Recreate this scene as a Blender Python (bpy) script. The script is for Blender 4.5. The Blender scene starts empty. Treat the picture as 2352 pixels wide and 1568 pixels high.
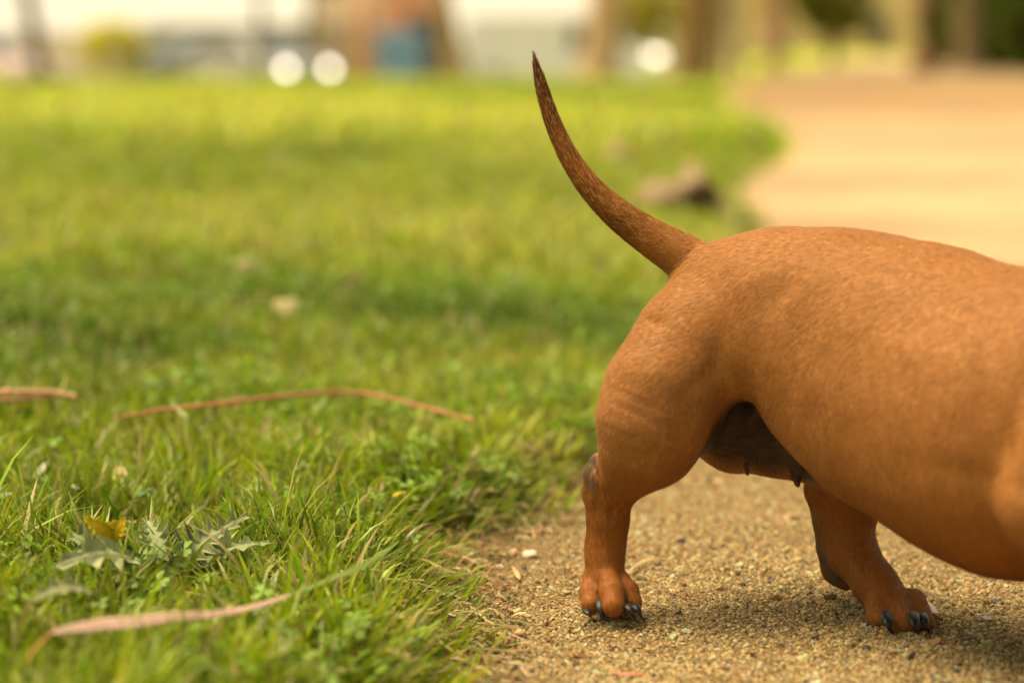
import bpy, math, random
import numpy as np
random.seed(7)
RNG = np.random.default_rng(7)
SC = bpy.context.scene
COL = SC.collection

# ------------------------------------------------------------------ camera
F = 85.0 / 36.0 * 2352.0            # focal length in photo pixels (photo width taken as 2352)
CAM_H = 0.345
PITCH = math.atan((784.0 - 110.0) / F)
cam_d = bpy.data.cameras.new('camera')
cam = bpy.data.objects.new('camera', cam_d)
COL.objects.link(cam)
cam_d.lens = 85; cam_d.sensor_width = 36; cam_d.sensor_fit = 'HORIZONTAL'
cam_d.clip_start = 0.05; cam_d.clip_end = 2000
cam.location = (0, 0, CAM_H)
cam.rotation_euler = (math.pi / 2 - PITCH, 0, 0)
cam_d.dof.use_dof = True
cam_d.dof.focus_distance = 1.485
cam_d.dof.aperture_fstop = 3.9
SC.camera = cam

# ------------------------------------------------------------------ sky and sun
SUN_AZ = math.radians(-75)          # azimuth of the sun measured from +Y towards +X
SUN_EL = math.radians(68)
w = bpy.data.worlds.new('World'); SC.world = w; w.use_nodes = True
nt = w.node_tree
bg = nt.nodes['Background']
sky = nt.nodes.new('ShaderNodeTexSky'); sky.sky_type = 'NISHITA'; sky.sun_disc = False
sky.sun_elevation = SUN_EL; sky.sun_rotation = SUN_AZ
sky.dust_density = 3.0; sky.air_density = 1.0; sky.ozone_density = 0.5
tint = nt.nodes.new('ShaderNodeMix'); tint.data_type = 'RGBA'; tint.blend_type = 'MULTIPLY'
tint.inputs[0].default_value = 1.0
tint.inputs[7].default_value = (1.0, 0.82, 0.47, 1)      # warm white balance of an overcast golden afternoon
nt.links.new(sky.outputs[0], tint.inputs[6])
# bright overcast band of cloud low over the horizon
gtc = nt.nodes.new('ShaderNodeTexCoord'); sep = nt.nodes.new('ShaderNodeSeparateXYZ'); nt.links.new(gtc.outputs['Generated'], sep.inputs[0])
mrg = nt.nodes.new('ShaderNodeMapRange'); mrg.inputs[1].default_value = .04; mrg.inputs[2].default_value = .15; mrg.inputs[3].default_value = .95; mrg.inputs[4].default_value = .06
mrg.interpolation_type = 'SMOOTHSTEP'; nt.links.new(sep.outputs[2], mrg.inputs[0])
cld = nt.nodes.new('ShaderNodeMix'); cld.data_type = 'RGBA'; cld.inputs[7].default_value = (4.6, 3.9, 2.6, 1)
nt.links.new(mrg.outputs[0], cld.inputs[0]); nt.links.new(tint.outputs[2], cld.inputs[6])
nt.links.new(cld.outputs[2], bg.inputs[0])
bg.inputs[1].default_value = 0.135
sd_ = bpy.data.lights.new('sun', 'SUN'); sun = bpy.data.objects.new('sun', sd_); COL.objects.link(sun)
sd_.energy = 2.8; sd_.angle = math.radians(50); sd_.color = (1.0, 0.85, 0.60)
from mathutils import Vector
sdir = Vector((math.cos(SUN_EL) * math.sin(SUN_AZ), math.cos(SUN_EL) * math.cos(SUN_AZ), math.sin(SUN_EL)))
sun.rotation_euler = (-sdir).to_track_quat('-Z', 'Y').to_euler()
SC.view_settings.view_transform = 'Standard'; SC.view_settings.look = 'None'
SC.view_settings.exposure = 1.08; SC.view_settings.gamma = 1.0

# ------------------------------------------------------------------ helpers
CP, SP = math.cos(PITCH), math.sin(PITCH)
def W(u, v, Y):
    """point at distance Y in front of the camera's foot that appears at photo position u,v"""
    a = (u - 1176.0) / F; b = -(v - 784.0) / F
    ry = CP + b * SP; rz = -SP + b * CP
    t = Y / ry
    return np.array([a * t, Y, CAM_H + rz * t])
def R(px, Y): return px * Y / F
def G(u, v, z=0.0):
    a = (u - 1176.0) / F; b = -(v - 784.0) / F
    ry = CP + b * SP; rz = -SP + b * CP
    t = (z - CAM_H) / rz
    return np.array([a * t, ry * t, z])

def tag(o, label=None, cat=None, group=None, kind=None):
    if label: o['label'] = label
    if cat: o['category'] = cat
    if group: o['group'] = group
    if kind: o['kind'] = kind
    return o
def link(name, me, mat=None, parent=None):
    o = bpy.data.objects.new(name, me); COL.objects.link(o)
    if mat is not None: me.materials.append(mat)
    if parent is not None: o.parent = parent
    return o
def empty(name, loc=(0, 0, 0)):
    o = bpy.data.objects.new(name, None); COL.objects.link(o); o.location = loc; o.empty_display_size = .05
    return o
def mesh_np(name, V, faces, cols=None, smooth=True, vecs=None):
    """faces: list of int arrays (n,k)"""
    me = bpy.data.meshes.new(name)
    V = np.ascontiguousarray(V, dtype=np.float32)
    me.vertices.add(len(V)); me.vertices.foreach_set('co', V.ravel())
    faces = [f for f in faces if len(f)]
    loops = np.concatenate([f.ravel() for f in faces]).astype(np.int32)
    tot = np.concatenate([np.full(len(f), f.shape[1], np.int32) for f in faces])
    start = np.concatenate([[0], np.cumsum(tot)[:-1]]).astype(np.int32)
    me.loops.add(len(loops)); me.loops.foreach_set('vertex_index', loops)
    me.polygons.add(len(tot)); me.polygons.foreach_set('loop_start', start)
    try: me.polygons.foreach_set('loop_total', tot)
    except Exception: pass
    me.polygons.foreach_set('use_smooth', np.full(len(tot), smooth, bool))
    if cols is not None:
        C4 = np.ones((len(V), 4), np.float32); C4[:, :3] = cols
        at = me.color_attributes.new('Col', 'FLOAT_COLOR', 'POINT'); at.data.foreach_set('color', C4.ravel())
    if vecs:
        for k, a in vecs.items():
            at = me.attributes.new(k, 'FLOAT_VECTOR', 'POINT'); at.data.foreach_set('vector', np.ascontiguousarray(a, dtype=np.float32).ravel())
    me.update(calc_edges=True); me.validate()
    return me

class MB:
    """small hand mesh builder"""
    def __init__(s): s.v = []; s.f = []
    def box(s, c, d, rz=0, taper=1.0):
        n = len(s.v); cx, cy, cz = c; dx, dy, dz = [q / 2 for q in d]; co, si = math.cos(rz), math.sin(rz)
        for z, k in ((-dz, 1), (dz, taper)):
            for x, y in ((-dx, -dy), (dx, -dy), (dx, dy), (-dx, dy)):
                x *= k; y *= k
                s.v.append((cx + x * co - y * si, cy + x * si + y * co, cz + z))
        s.f += [(n, n+3, n+2, n+1), (n+4, n+5, n+6, n+7), (n, n+1, n+5, n+4), (n+1, n+2, n+6, n+5), (n+2, n+3, n+7, n+6), (n+3, n, n+4, n+7)]
        return s
    def tube(s, pts, rad, seg=10, caps=True, squash=None):
        pts = [Vector(p) for p in pts]; n0 = len(s.v); m = len(pts)
        for i, p in enumerate(pts):
            d = (pts[min(i+1, m-1)] - pts[max(i-1, 0)]).normalized()
            a = d.cross(Vector((0, 0, 1)))
            if a.length < 1e-3: a = Vector((1, 0, 0))
            a.normalize(); b = a.cross(d).normalized()
            r = rad[i] if hasattr(rad, '__len__') else rad
            for k in range(seg):
                t = 2 * math.pi * k / seg
                s.v.append(tuple(p + a * (math.cos(t) * r) + b * (math.sin(t) * r * (squash or 1))))
        for i in range(m - 1):
            for k in range(seg):
                k2 = (k + 1) % seg
                s.f.append((n0 + i*seg + k, n0 + i*seg + k2, n0 + (i+1)*seg + k2, n0 + (i+1)*seg + k))
        if caps:
            s.f.append(tuple(n0 + k for k in range(seg))[::-1]); s.f.append(tuple(n0 + (m-1)*seg + k for k in range(seg)))
        return s
    def poly(s, pts):
        n = len(s.v); s.v += [tuple(p) for p in pts]; s.f.append(tuple(range(n, n + len(pts)))); return s
    def build(s, name, mat, parent=None, smooth=False):
        me = bpy.data.meshes.new(name); me.from_pydata(s.v, [], s.f)
        if smooth:
            for p in me.polygons: p.use_smooth = True
        me.update(); return link(name, me, mat, parent)

# cheap smooth 3D value noise in numpy
_perm = RNG.random((64, 64, 64)).astype(np.float32)
def vnoise(P, s):
    Q = P * s + 1000.0; I = np.floor(Q).astype(np.int64); f = (Q - I); f = f * f * (3 - 2 * f)
    out = np.zeros(len(P))
    for dx in (0, 1):
        for dy in (0, 1):
            for dz in (0, 1):
                wgt = (f[:, 0] if dx else 1 - f[:, 0]) * (f[:, 1] if dy else 1 - f[:, 1]) * (f[:, 2] if dz else 1 - f[:, 2])
                out += wgt * _perm[(I[:, 0] + dx) % 64, (I[:, 1] + dy) % 64, (I[:, 2] + dz) % 64]
    return out
def sst(a, b, x):
    t = np.clip((x - a) / (b - a), 0, 1); return t * t * (3 - 2 * t)

# ------------------------------------------------------------------ materials
def mat(name, col=(.5, .5, .5), rough=.8, noise=None, bump=None, metallic=0, attr=None, transl=0, spec=.3, coat=0, emit=0, sheen=0, nrm_attr=None):
    """noise=(scale, amount); bump=(scale, strength, distance)"""
    m = bpy.data.materials.new(name); m.use_nodes = True; n = m.node_tree.nodes; l = m.node_tree.links
    b = n['Principled BSDF']; out = n['Material Output']
    b.inputs['Roughness'].default_value = rough; b.inputs['Metallic'].default_value = metallic
    b.inputs['Specular IOR Level'].default_value = spec; b.inputs['Coat Weight'].default_value = coat
    if sheen:
        b.inputs['Sheen Weight'].default_value = sheen; b.inputs['Sheen Roughness'].default_value = .5
        b.inputs['Sheen Tint'].default_value = (1, .75, .55, 1)
    tc = n.new('ShaderNodeTexCoord')
    if attr:
        a = n.new('ShaderNodeAttribute'); a.attribute_name = attr; src = a.outputs['Color']
    else:
        a = n.new('ShaderNodeRGB'); a.outputs[0].default_value = (*col, 1); src = a.outputs[0]
    if noise:
        tx = n.new('ShaderNodeTexNoise'); tx.inputs['Scale'].default_value = noise[0]; tx.inputs['Detail'].default_value = 6
        l.new(tc.outputs['Object'], tx.inputs['Vector'])
        mr = n.new('ShaderNodeMapRange'); mr.inputs[1].default_value = .25; mr.inputs[2].default_value = .75
        mr.inputs[3].default_value = 1 - noise[1]; mr.inputs[4].default_value = 1 + noise[1]
        l.new(tx.outputs[0], mr.inputs[0])
        mx = n.new('ShaderNodeMix'); mx.data_type = 'RGBA'; mx.blend_type = 'MULTIPLY'; mx.inputs[0].default_value = 1
        l.new(src, mx.inputs[6]); l.new(mr.outputs[0], mx.inputs[7]); src = mx.outputs[2]
    l.new(src, b.inputs['Base Color'])
    if bump:
        tb = n.new('ShaderNodeTexNoise'); tb.inputs['Scale'].default_value = bump[0]; tb.inputs['Detail'].default_value = 8
        l.new(tc.outputs['Object'], tb.inputs['Vector'])
        bp = n.new('ShaderNodeBump'); bp.inputs['Strength'].default_value = bump[1]; bp.inputs['Distance'].default_value = bump[2]
        l.new(tb.outputs[0], bp.inputs['Height']); l.new(bp.outputs[0], b.inputs['Normal'])
    if nrm_attr:
        na = n.new('ShaderNodeAttribute'); na.attribute_name = nrm_attr; l.new(na.outputs['Vector'], b.inputs['Normal'])
    if transl:
        t = n.new('ShaderNodeBsdfTranslucent'); l.new(src, t.inputs[0])
        mxs = n.new('ShaderNodeMixShader'); mxs.inputs[0].default_value = transl
        l.new(b.outputs[0], mxs.inputs[1]); l.new(t.outputs[0], mxs.inputs[2]); l.new(mxs.outputs[0], out.inputs[0])
    if emit:
        b.inputs['Emission Color'].default_value = (*col, 1); b.inputs['Emission Strength'].default_value = emit
    return m

# ------------------------------------------------------------------ terrain
# edge of the lawn in photo positions, from the near side to the far side
EDGE = [(600, 1900), (820, 1680), (950, 1568), (1000, 1505), (1020, 1450), (1005, 1380), (995, 1310), (975, 1260), (985, 1205), (1090, 1180),
        (1190, 1150), (1260, 1110), (1330, 1065), (1420, 1010), (1500, 900), (1570, 800), (1640, 700), (1710, 600), (1745, 520),
        (1722, 468), (1690, 430), (1730, 392), (1790, 360), (1822, 330), (1795, 292), (1720, 262), (1660, 238), (1650, 215), (1720, 180), (1860, 150), (1980, 135)]
EP = np.array([G(u, v, .015)[:2] for u, v in EDGE])
POLY = np.vstack([EP, [[30, 130], [-200, 130], [-200, -5], [-.4, -5]]])
def lawn_sd(x, y):
    """signed distance to the lawn edge, positive on the lawn"""
    px = np.asarray(x, float); py = np.asarray(y, float)
    d2 = np.full(px.shape, 1e9); ins = np.zeros(px.shape, bool)
    n = len(POLY)
    for i in range(n):
        ax, ay = POLY[i]; bx, by = POLY[(i + 1) % n]
        ex, ey = bx - ax, by - ay
        t = np.clip(((px - ax) * ex + (py - ay) * ey) / (ex * ex + ey * ey), 0, 1)
        d2 = np.minimum(d2, (px - ax - t * ex) ** 2 + (py - ay - t * ey) ** 2)
        c = ((ay > py) != (by > py)) & (px < ex * (py - ay) / (ey if abs(ey) > 1e-12 else 1e-12) + ax)
        ins ^= c
    d = np.sqrt(d2)
    return np.where(ins, d, -d)
def height(x, y, sd=None):
    x = np.asarray(x, float); y = np.asarray(y, float)
    if sd is None: sd = lawn_sd(x, y)
    P = np.stack([x, y, np.zeros_like(x)], 1)
    wob = (vnoise(P, 9.0) - .5) * .012 + (vnoise(P, 3.1) - .5) * .014
    far = (vnoise(P, .8) - .5) * .05 * sst(2.5, 6, y)
    lawn = sst(-.015, .045, sd) * .020 + sst(.03, .5, sd) * .012 + sst(.15, .9, sd) * .022 + (wob + far) * sst(0, .12, sd)
    path = (vnoise(P, 14.0) - .5) * .004 + (vnoise(P, 45.) - .5) * .0018
    t = x / np.maximum(y, .1)
    fall = -.85 * sst(19, 52, y) * sst(.115, .07, t)
    return lawn + path * (1 - sst(0, .05, sd)) + fall

# patches of lusher / drier turf: photo u, v, half width, half height (photo px), kind weight
PATCH = [(300, 850, 420, 60, -.9), (0, 800, 260, 50, -.8), (800, 730, 800, 50, -1.0), (1250, 770, 420, 40, -1.1), (500, 400, 450, 45, -.7), (800, 385, 120, 22, -1.),
         (100, 330, 150, 40, -.3), (1250, 232, 420, 16, -1.5), (1500, 236, 200, 12, -1.2), (1650, 350, 170, 40, -.5),(1750, 330, 70, 40, -.8), (1730, 500, 70, 40, -1.),
         (1000, 300, 900, 45, .8), (500, 270, 600, 30, .6), (700, 590, 900, 50, .45), (1300, 560, 300, 80, .35), (150, 370, 160, 30, .3),
         (1150, 1000, 250, 60, .3), (400, 960, 400, 25, -.2), (100, 1150, 180, 120, -.6), (300, 1330, 330, 60, -.8), (1250, 1050, 120, 60, .4)]
def patch_w(x, y):
    # back to photo coordinates of the ground point: gives one weight per ground position (patches are fixed on the ground)
    z = .03; dz = z - CAM_H
    dep = y * CP - dz * SP
    up = y * SP + dz * CP
    u = 1176 + F * x / dep; v = 784 - F * up / dep
    wsum = np.zeros_like(u)
    for (pu, pv, a, b, k) in PATCH:
        wsum += k * np.exp(-(((u - pu) / a) ** 2 + ((v - pv) / b) ** 2))
    return wsum
C_LUSH = np.array([.095, .165, .003]); C_MID = np.array([.265, .335, .006]); C_DRY = np.array([.42, .43, .05]); C_STRAW = np.array([.50, .38, .15])
def turf_col(x, y):
    P = np.stack([x, y, np.zeros_like(x)], 1)
    k = patch_w(x, y) + (vnoise(P, 2.3) - .5) * 1.3 + (vnoise(P, 7.5) - .5) * .9 + .42 * sst(2.2, 4, y)
    lo = np.clip(-k, 0, 1)[:, None]; hi = np.clip(k, 0, 1)[:, None]
    return (C_MID * (1 - lo) * (1 - hi) + C_LUSH * lo + C_DRY * hi) * (1 + .13 * sst(2.2, 5, y))[:, None]

def fan_grid(ys, ts, name_a, mat_a, name_b, mat_b):
    YY, TT = np.meshgrid(ys, ts, indexing='ij')
    X = (TT * (YY + .6)).ravel(); Y = YY.ravel()
    sd = lawn_sd(X, Y); Z = height(X, Y, sd)
    V = np.stack([X, Y, Z], 1)
    ny, nt_ = len(ys), len(ts)
    idx = np.arange(ny * nt_).reshape(ny, nt_)
    Q = np.stack([idx[:-1, :-1], idx[:-1, 1:], idx[1:, 1:], idx[1:, :-1]], -1).reshape(-1, 4)
    onl = sd[Q].mean(1) > .0
    lc = turf_col(X, Y)
    P = np.stack([X, Y, 0 * X], 1)
    # near soil under the blades: dark humus and thatch; far turf colour is the blades themselves
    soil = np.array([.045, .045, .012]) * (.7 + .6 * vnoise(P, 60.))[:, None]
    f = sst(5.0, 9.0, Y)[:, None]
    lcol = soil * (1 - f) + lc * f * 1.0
    sand = np.array([.22, .145, .065]) * (.86 + .28 * vnoise(P, 5.) )[:, None] * (.92 + .16 * vnoise(P, 40.))[:, None]
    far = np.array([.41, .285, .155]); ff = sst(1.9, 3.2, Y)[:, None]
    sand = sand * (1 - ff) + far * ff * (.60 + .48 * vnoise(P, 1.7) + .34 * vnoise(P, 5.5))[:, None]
    band = np.exp(-((Y - 19) / 7) ** 2)[:, None] * .75     # shade across the track, painted brown into the sand
    sand = sand * (1 - band) + np.array([.23, .13, .045]) * band
    damp = np.exp(-(sd / .05) ** 2)[:, None] * sst(2.2, 1.8, Y)[:, None] * .7
    sand = sand * (1 - damp) + np.array([.12, .07, .03]) * damp
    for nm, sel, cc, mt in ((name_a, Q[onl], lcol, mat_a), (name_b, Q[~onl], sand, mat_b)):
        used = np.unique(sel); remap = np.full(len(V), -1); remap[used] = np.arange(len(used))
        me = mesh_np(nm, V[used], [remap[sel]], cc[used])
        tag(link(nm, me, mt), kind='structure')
M_soil = mat('turf_soil', attr='Col', rough=1, noise=(90, .3), bump=(220, .6, .004), spec=.1)
def sand_material():
    m = mat('sandy_path', attr='Col', rough=.95, noise=(260, .28), spec=.15)
    n = m.node_tree.nodes; l = m.node_tree.links; b = n['Principled BSDF']
    tc = n.new('ShaderNodeTexCoord'); vo = n.new('ShaderNodeTexVoronoi'); vo.inputs['Scale'].default_value = 620
    l.new(tc.outputs['Object'], vo.inputs['Vector'])
    bp = n.new('ShaderNodeBump'); bp.inputs['Strength'].default_value = .8; bp.inputs['Distance'].default_value = .0012; bp.invert = True
    l.new(vo.outputs['Distance'], bp.inputs['Height']); l.new(bp.outputs[0], b.inputs['Normal'])
    return m
M_sand = sand_material()
ys = np.concatenate([np.linspace(.6, 2.2, 420, endpoint=False), np.geomspace(2.2, 130, 260)])
ts = np.concatenate([np.linspace(-1.6, -.3, 40, endpoint=False), np.linspace(-.3, .3, 420, endpoint=False), np.linspace(.3, 1.6, 41)])
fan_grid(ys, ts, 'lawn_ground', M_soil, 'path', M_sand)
M_ground = mat('far_ground', (.20, .19, .05), rough=1, noise=(.3, .25), spec=.1)
b = MB(); b.box((0, 0, -.72), (1600, 1600, .2)); tag(b.build('ground', M_ground), kind='structure')

# ------------------------------------------------------------------ the dog
PRIM = []   # (a, b, ra, rb, k, flow)
def cap(a, b, ra, rb, k=.012, sub=False, sc=None):
    PRIM.append((np.array(a, float), np.array(b, float), ra, rb, k, sub))
def chain(pts, k=.012, sub=False):
    """pts: (u, v, Y, r_px)"""
    for p, q in zip(pts[:-1], pts[1:]):
        cap(W(*p[:3]), W(*q[:3]), R(p[3], p[2]), R(q[3], q[2]), k, sub)
FW = np.array([.72, -.69]); LF = np.array([.69, .72]); PEL = W(1720, 705, 1.475)
def D(a, b, z): return np.array([PEL[0] + a * FW[0] + b * LF[0], PEL[1] + a * FW[1] + b * LF[1], z])

# trunk: upper line (loin, back) and rib cage
chain([(1665, 690, 1.48, 122), (1740, 708, 1.465, 168), (1880, 742, 1.44, 204), (2010, 782, 1.415, 226), (2130, 830, 1.385, 250), (2352, 900, 1.335, 268)], k=.02)
chain([(1812, 782, 1.435, 150), (1950, 855, 1.42, 225), (2060, 905, 1.40, 262), (2150, 932, 1.378, 286), (2250, 955, 1.357, 312), (2352, 985, 1.335, 345)], k=.010)
# rump and near thigh
chain([(1640, 745, 1.475, 122), (1600, 800, 1.455, 140)], k=.02)
chain([(1588, 785, 1.452, 126), (1524, 900, 1.437, 130), (1492, 980, 1.432, 118), (1474, 1035, 1.434, 88)], k=.012)
chain([(1585, 900, 1.462, 90), (1568, 962, 1.464, 80), (1515, 1020, 1.447, 86)], k=.012)      # stifle / front of thigh
# shank to hock and hind foot
chain([(1478, 1035, 1.432, 84), (1434, 1092, 1.44, 52), (1406, 1135, 1.448, 44)], k=.010)
chain([(1374, 1056, 1.448, 16), (1366, 1085, 1.449, 20), (1367, 1130, 1.451, 21), (1386, 1175, 1.452, 26)], k=.006)      # point of hock
chain([(1405, 1120, 1.448, 44), (1399, 1200, 1.450, 40), (1390, 1262, 1.450, 40), (1389, 1325, 1.444, 47)], k=.010)
chain([(1366, 1328, 1.448, 28), (1356, 1360, 1.437, 27), (1356, 1388, 1.428, 26)], k=.004)
chain([(1398, 1326, 1.436, 26), (1405, 1358, 1.422, 29), (1409, 1390, 1.413, 26)], k=.0022)
chain([(1424, 1328, 1.443, 23), (1442, 1356, 1.433, 26), (1454, 1384, 1.427, 22)], k=.0022)
chain([(1390, 1365, 1.452, 40), (1430, 1375, 1.450, 30)], k=.006)  # sole
# under-belly behind the flank fold
chain([(1610, 950, 1.50, 80), (1690, 985, 1.488, 92), (1790, 998, 1.472, 85), (1880, 1018, 1.455, 82), (1990, 1050, 1.43, 120)], k=.012)
chain([(1713, 1068, 1.455, 10), (1717, 1090, 1.455, 7)], k=.004)
chain([(1826, 1084, 1.440, 11), (1832, 1112, 1.439, 8)], k=.004)
# far hind leg
chain([(1860, 960, 1.50, 110), (1950, 1060, 1.485, 85), (1948, 1150, 1.480, 66), (1940, 1215, 1.478, 56)], k=.015)
chain([(1880, 1130, 1.480, 28), (1908, 1190, 1.482, 27), (1912, 1258, 1.485, 30), (1924, 1305, 1.487, 30), (1944, 1328, 1.484, 24)], k=.009)
chain([(1940, 1210, 1.478, 54), (1962, 1275, 1.468, 50), (2010, 1340, 1.45, 46), (2050, 1385, 1.437, 48)], k=.010)
chain([(2022, 1374, 1.44, 36), (2020, 1424, 1.422, 34)], k=.004)
chain([(2062, 1376, 1.432, 32), (2080, 1434, 1.406, 32)], k=.0022)
chain([(2098, 1376, 1.43, 30), (2120, 1425, 1.412, 27)], k=.003)
chain([(2060, 1425, 1.437, 36), (2118, 1425, 1.437, 24)], k=.006)
# tail
TAIL = [(1226, 120, 1.2), (1232, 152, 7), (1243, 195, 13.5), (1259, 250, 17), (1283, 312, 20), (1316, 375, 23), (1360, 435, 27.5), (1420, 492, 34), (1495, 545, 42), (1575, 594, 52), (1645, 645, 66)]
TY = [1.505, 1.505, 1.504, 1.503, 1.502, 1.50, 1.498, 1.495, 1.492, 1.487, 1.48]
_i = np.linspace(0, len(TAIL) - 1, 46)
def _cr(a, x):
    i = min(int(x), len(a) - 2); f = x - i; p0, p1, p2, p3 = a[max(i-1, 0)], a[i], a[i+1], a[min(i+2, len(a)-1)]
    return .5 * (2*p1 + (p2-p0)*f + (2*p0-5*p1+4*p2-p3)*f*f + (3*p1-p0-3*p2+p3)*f**3)
chain([(_cr([q[0] for q in TAIL], x), _cr([q[1] for q in TAIL], x), _cr(TY, x), max(1.2, _cr([q[2] for q in TAIL], x) * 1.03)) for x in _i], k=.0003)
# fore part, mostly outside the picture: shoulders, chest, neck, fore legs, head
cap(D(.19, 0, .135), D(.27, 0, .135), .080, .068, .02)
cap(D(.27, 0, .125), D(.30, 0, .120), .062, .050, .02)
cap(D(.26, 0, .165), D(.335, 0, .255), .060, .042, .02)
cap(D(.335, 0, .255), D(.36, 0, .285), .042, .044, .015)
cap(D(.36, 0, .285), D(.385, 0, .285), .044, .038, .012)
cap(D(.39, 0, .277), D(.465, 0, .258), .028, .017, .012)
for s in (-1, 1):
    cap(D(.292, s * .050, .185), D(.262, s * .064, .110), .038, .034, .008)
    cap(D(.262, s * .062, .110), D(.282, s * .056, .060), .031, .022, .012)
    cap(D(.282, s * .056, .060), D(.288, s * .055, .018), .021, .017, .010)
    for j in (-1.4, -.45, .45, 1.4):
        cap(D(.292, s * .055 + j * .008, .016), D(.317, s * .055 + j * .010, .009), .0105, .0085, .003)

def eval_sdf(h):
    lo = np.min([np.minimum(p[0] - p[2], p[1] - p[3]) for p in PRIM], 0) - .01
    hi = np.max([np.maximum(p[0] + p[2], p[1] + p[3]) for p in PRIM], 0) + .01
    n = np.ceil((hi - lo) / h).astype(int) + 1
    Fd = np.full(n, .08, np.float32)
    ax = [lo[i] + h * np.arange(n[i]) for i in range(3)]
    for (a, b, ra, rb, k, sub) in PRIM:
        m = k + .012
        l0 = np.minimum(a - ra, b - rb) - m; h0 = np.maximum(a + ra, b + rb) + m
        i0 = np.clip(np.floor((l0 - lo) / h).astype(int), 0, n); i1 = np.clip(np.ceil((h0 - lo) / h).astype(int) + 1, 0, n)
        sl = tuple(slice(i0[i], i1[i]) for i in range(3))
        X = (ax[0][sl[0]] - a[0]).astype(np.float32)[:, None, None]; Y = (ax[1][sl[1]] - a[1]).astype(np.float32)[None, :, None]; Z = (ax[2][sl[2]] - a[2]).astype(np.float32)[None, None, :]
        e = (b - a).astype(np.float32); L2 = float(e @ e) + 1e-12
        t = np.clip((X * e[0] + Y * e[1] + Z * e[2]) / L2, 0, 1)
        d = np.sqrt((X - t * e[0]) ** 2 + (Y - t * e[1]) ** 2 + (Z - t * e[2]) ** 2) - (ra + t * (rb - ra))
        cur = Fd[sl]
        hh = np.maximum(k - np.abs(cur - d), 0) / k
        Fd[sl] = np.minimum(cur, d) - hh * hh * k * .25
    return Fd, lo
def surface_nets(Fd, lo, h):
    ins = Fd < 0
    n = np.array(Fd.shape)
    cnt = np.zeros(n - 1, np.uint8)
    for dx in (0, 1):
        for dy in (0, 1):
            for dz in (0, 1):
                cnt += ins[dx:n[0]-1+dx, dy:n[1]-1+dy, dz:n[2]-1+dz]
    C = np.argwhere((cnt > 0) & (cnt < 8)); del cnt
    acc = np.zeros((len(C), 3)); num = np.zeros(len(C))
    corners = [(i, j, k) for i in (0, 1) for j in (0, 1) for k in (0, 1)]
    for c0 in corners:
        for axis in range(3):
            if c0[axis]: continue
            c1 = list(c0); c1[axis] = 1
            A = Fd[C[:, 0]+c0[0], C[:, 1]+c0[1], C[:, 2]+c0[2]].astype(float); B = Fd[C[:, 0]+c1[0], C[:, 1]+c1[1], C[:, 2]+c1[2]].astype(float)
            s = (A < 0) != (B < 0); t = np.where(s, A / np.where(s, A - B, 1), 0)
            p = np.array(c0, float)[None, :].repeat(len(C), 0); p[:, axis] += t
            acc[s] += p[s]; num[s] += 1
    V = lo + (C + acc / num[:, None]) * h
    vid = np.full(n - 1, -1, np.int32); vid[C[:, 0], C[:, 1], C[:, 2]] = np.arange(len(C))
    Fq = []
    for axis in range(3):
        o = [slice(None)] * 3; o[axis] = slice(0, -1); p = [slice(None)] * 3; p[axis] = slice(1, None)
        A = ins[tuple(o)]; B = ins[tuple(p)]
        E = np.argwhere(A != B)
        a1, a2 = [(1, 2), (2, 0), (0, 1)][axis]
        E = E[(E[:, a1] > 0) & (E[:, a2] > 0)]
        E = E[(E[:, a1] < n[a1]-1) & (E[:, a2] < n[a2]-1)]
        def g(d1, d2):
            q = E.copy(); q[:, a1] += d1; q[:, a2] += d2; return vid[q[:, 0], q[:, 1], q[:, 2]]
        q = np.stack([g(-1, -1), g(0, -1), g(0, 0), g(-1, 0)], 1)
        flip = ~A[E[:, 0], E[:, 1], E[:, 2]]
        q[flip] = q[flip][:, ::-1]
        Fq.append(q)
    return V, np.concatenate(Fq)
HV = .0013
Fd, lo_ = eval_sdf(HV)
DV, DQ = surface_nets(Fd, lo_, HV); del Fd
# relax and get normals
def vert_normals(V, Q):
    fn = np.cross(V[Q[:, 2]] - V[Q[:, 0]], V[Q[:, 3]] - V[Q[:, 1]])
    N = np.zeros_like(V)
    for i in range(4): 
        for c in range(3): N[:, c] += np.bincount(Q[:, i], fn[:, c], len(V))
    return N / (np.linalg.norm(N, axis=1, keepdims=True) + 1e-12)
def relax(V, Q, it):
    for _ in range(it):
        S = np.zeros_like(V); c = np.zeros(len(V))
        for i in range(4):
            a, b2 = Q[:, i], Q[:, (i + 1) % 4]
            for d in range(3):
                S[:, d] += np.bincount(a, V[b2, d], len(V)) + np.bincount(b2, V[a, d], len(V))
            c += np.bincount(a, minlength=len(V)) + np.bincount(b2, minlength=len(V))
        V = V * .5 + .5 * S / c[:, None]
    return V
DV = relax(DV, DQ, 2)
DN = vert_normals(DV, DQ)
def proj(P):
    dz = P[:, 2] - CAM_H; dep = P[:, 1] * CP - dz * SP; up = P[:, 1] * SP + dz * CP
    return 1176 + F * P[:, 0] / dep, 784 - F * up / dep
def near_w(P, pts, rad):
    """soft weight around a list of anatomical points"""
    o = np.zeros(len(P))
    for p, r in zip(pts, rad): o = np.maximum(o, np.exp(-(np.linalg.norm(P - p, axis=1) / r) ** 2))
    return o
tp = [W(u, v, y) for (u, v, r), y in zip(TAIL, TY)]
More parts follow.
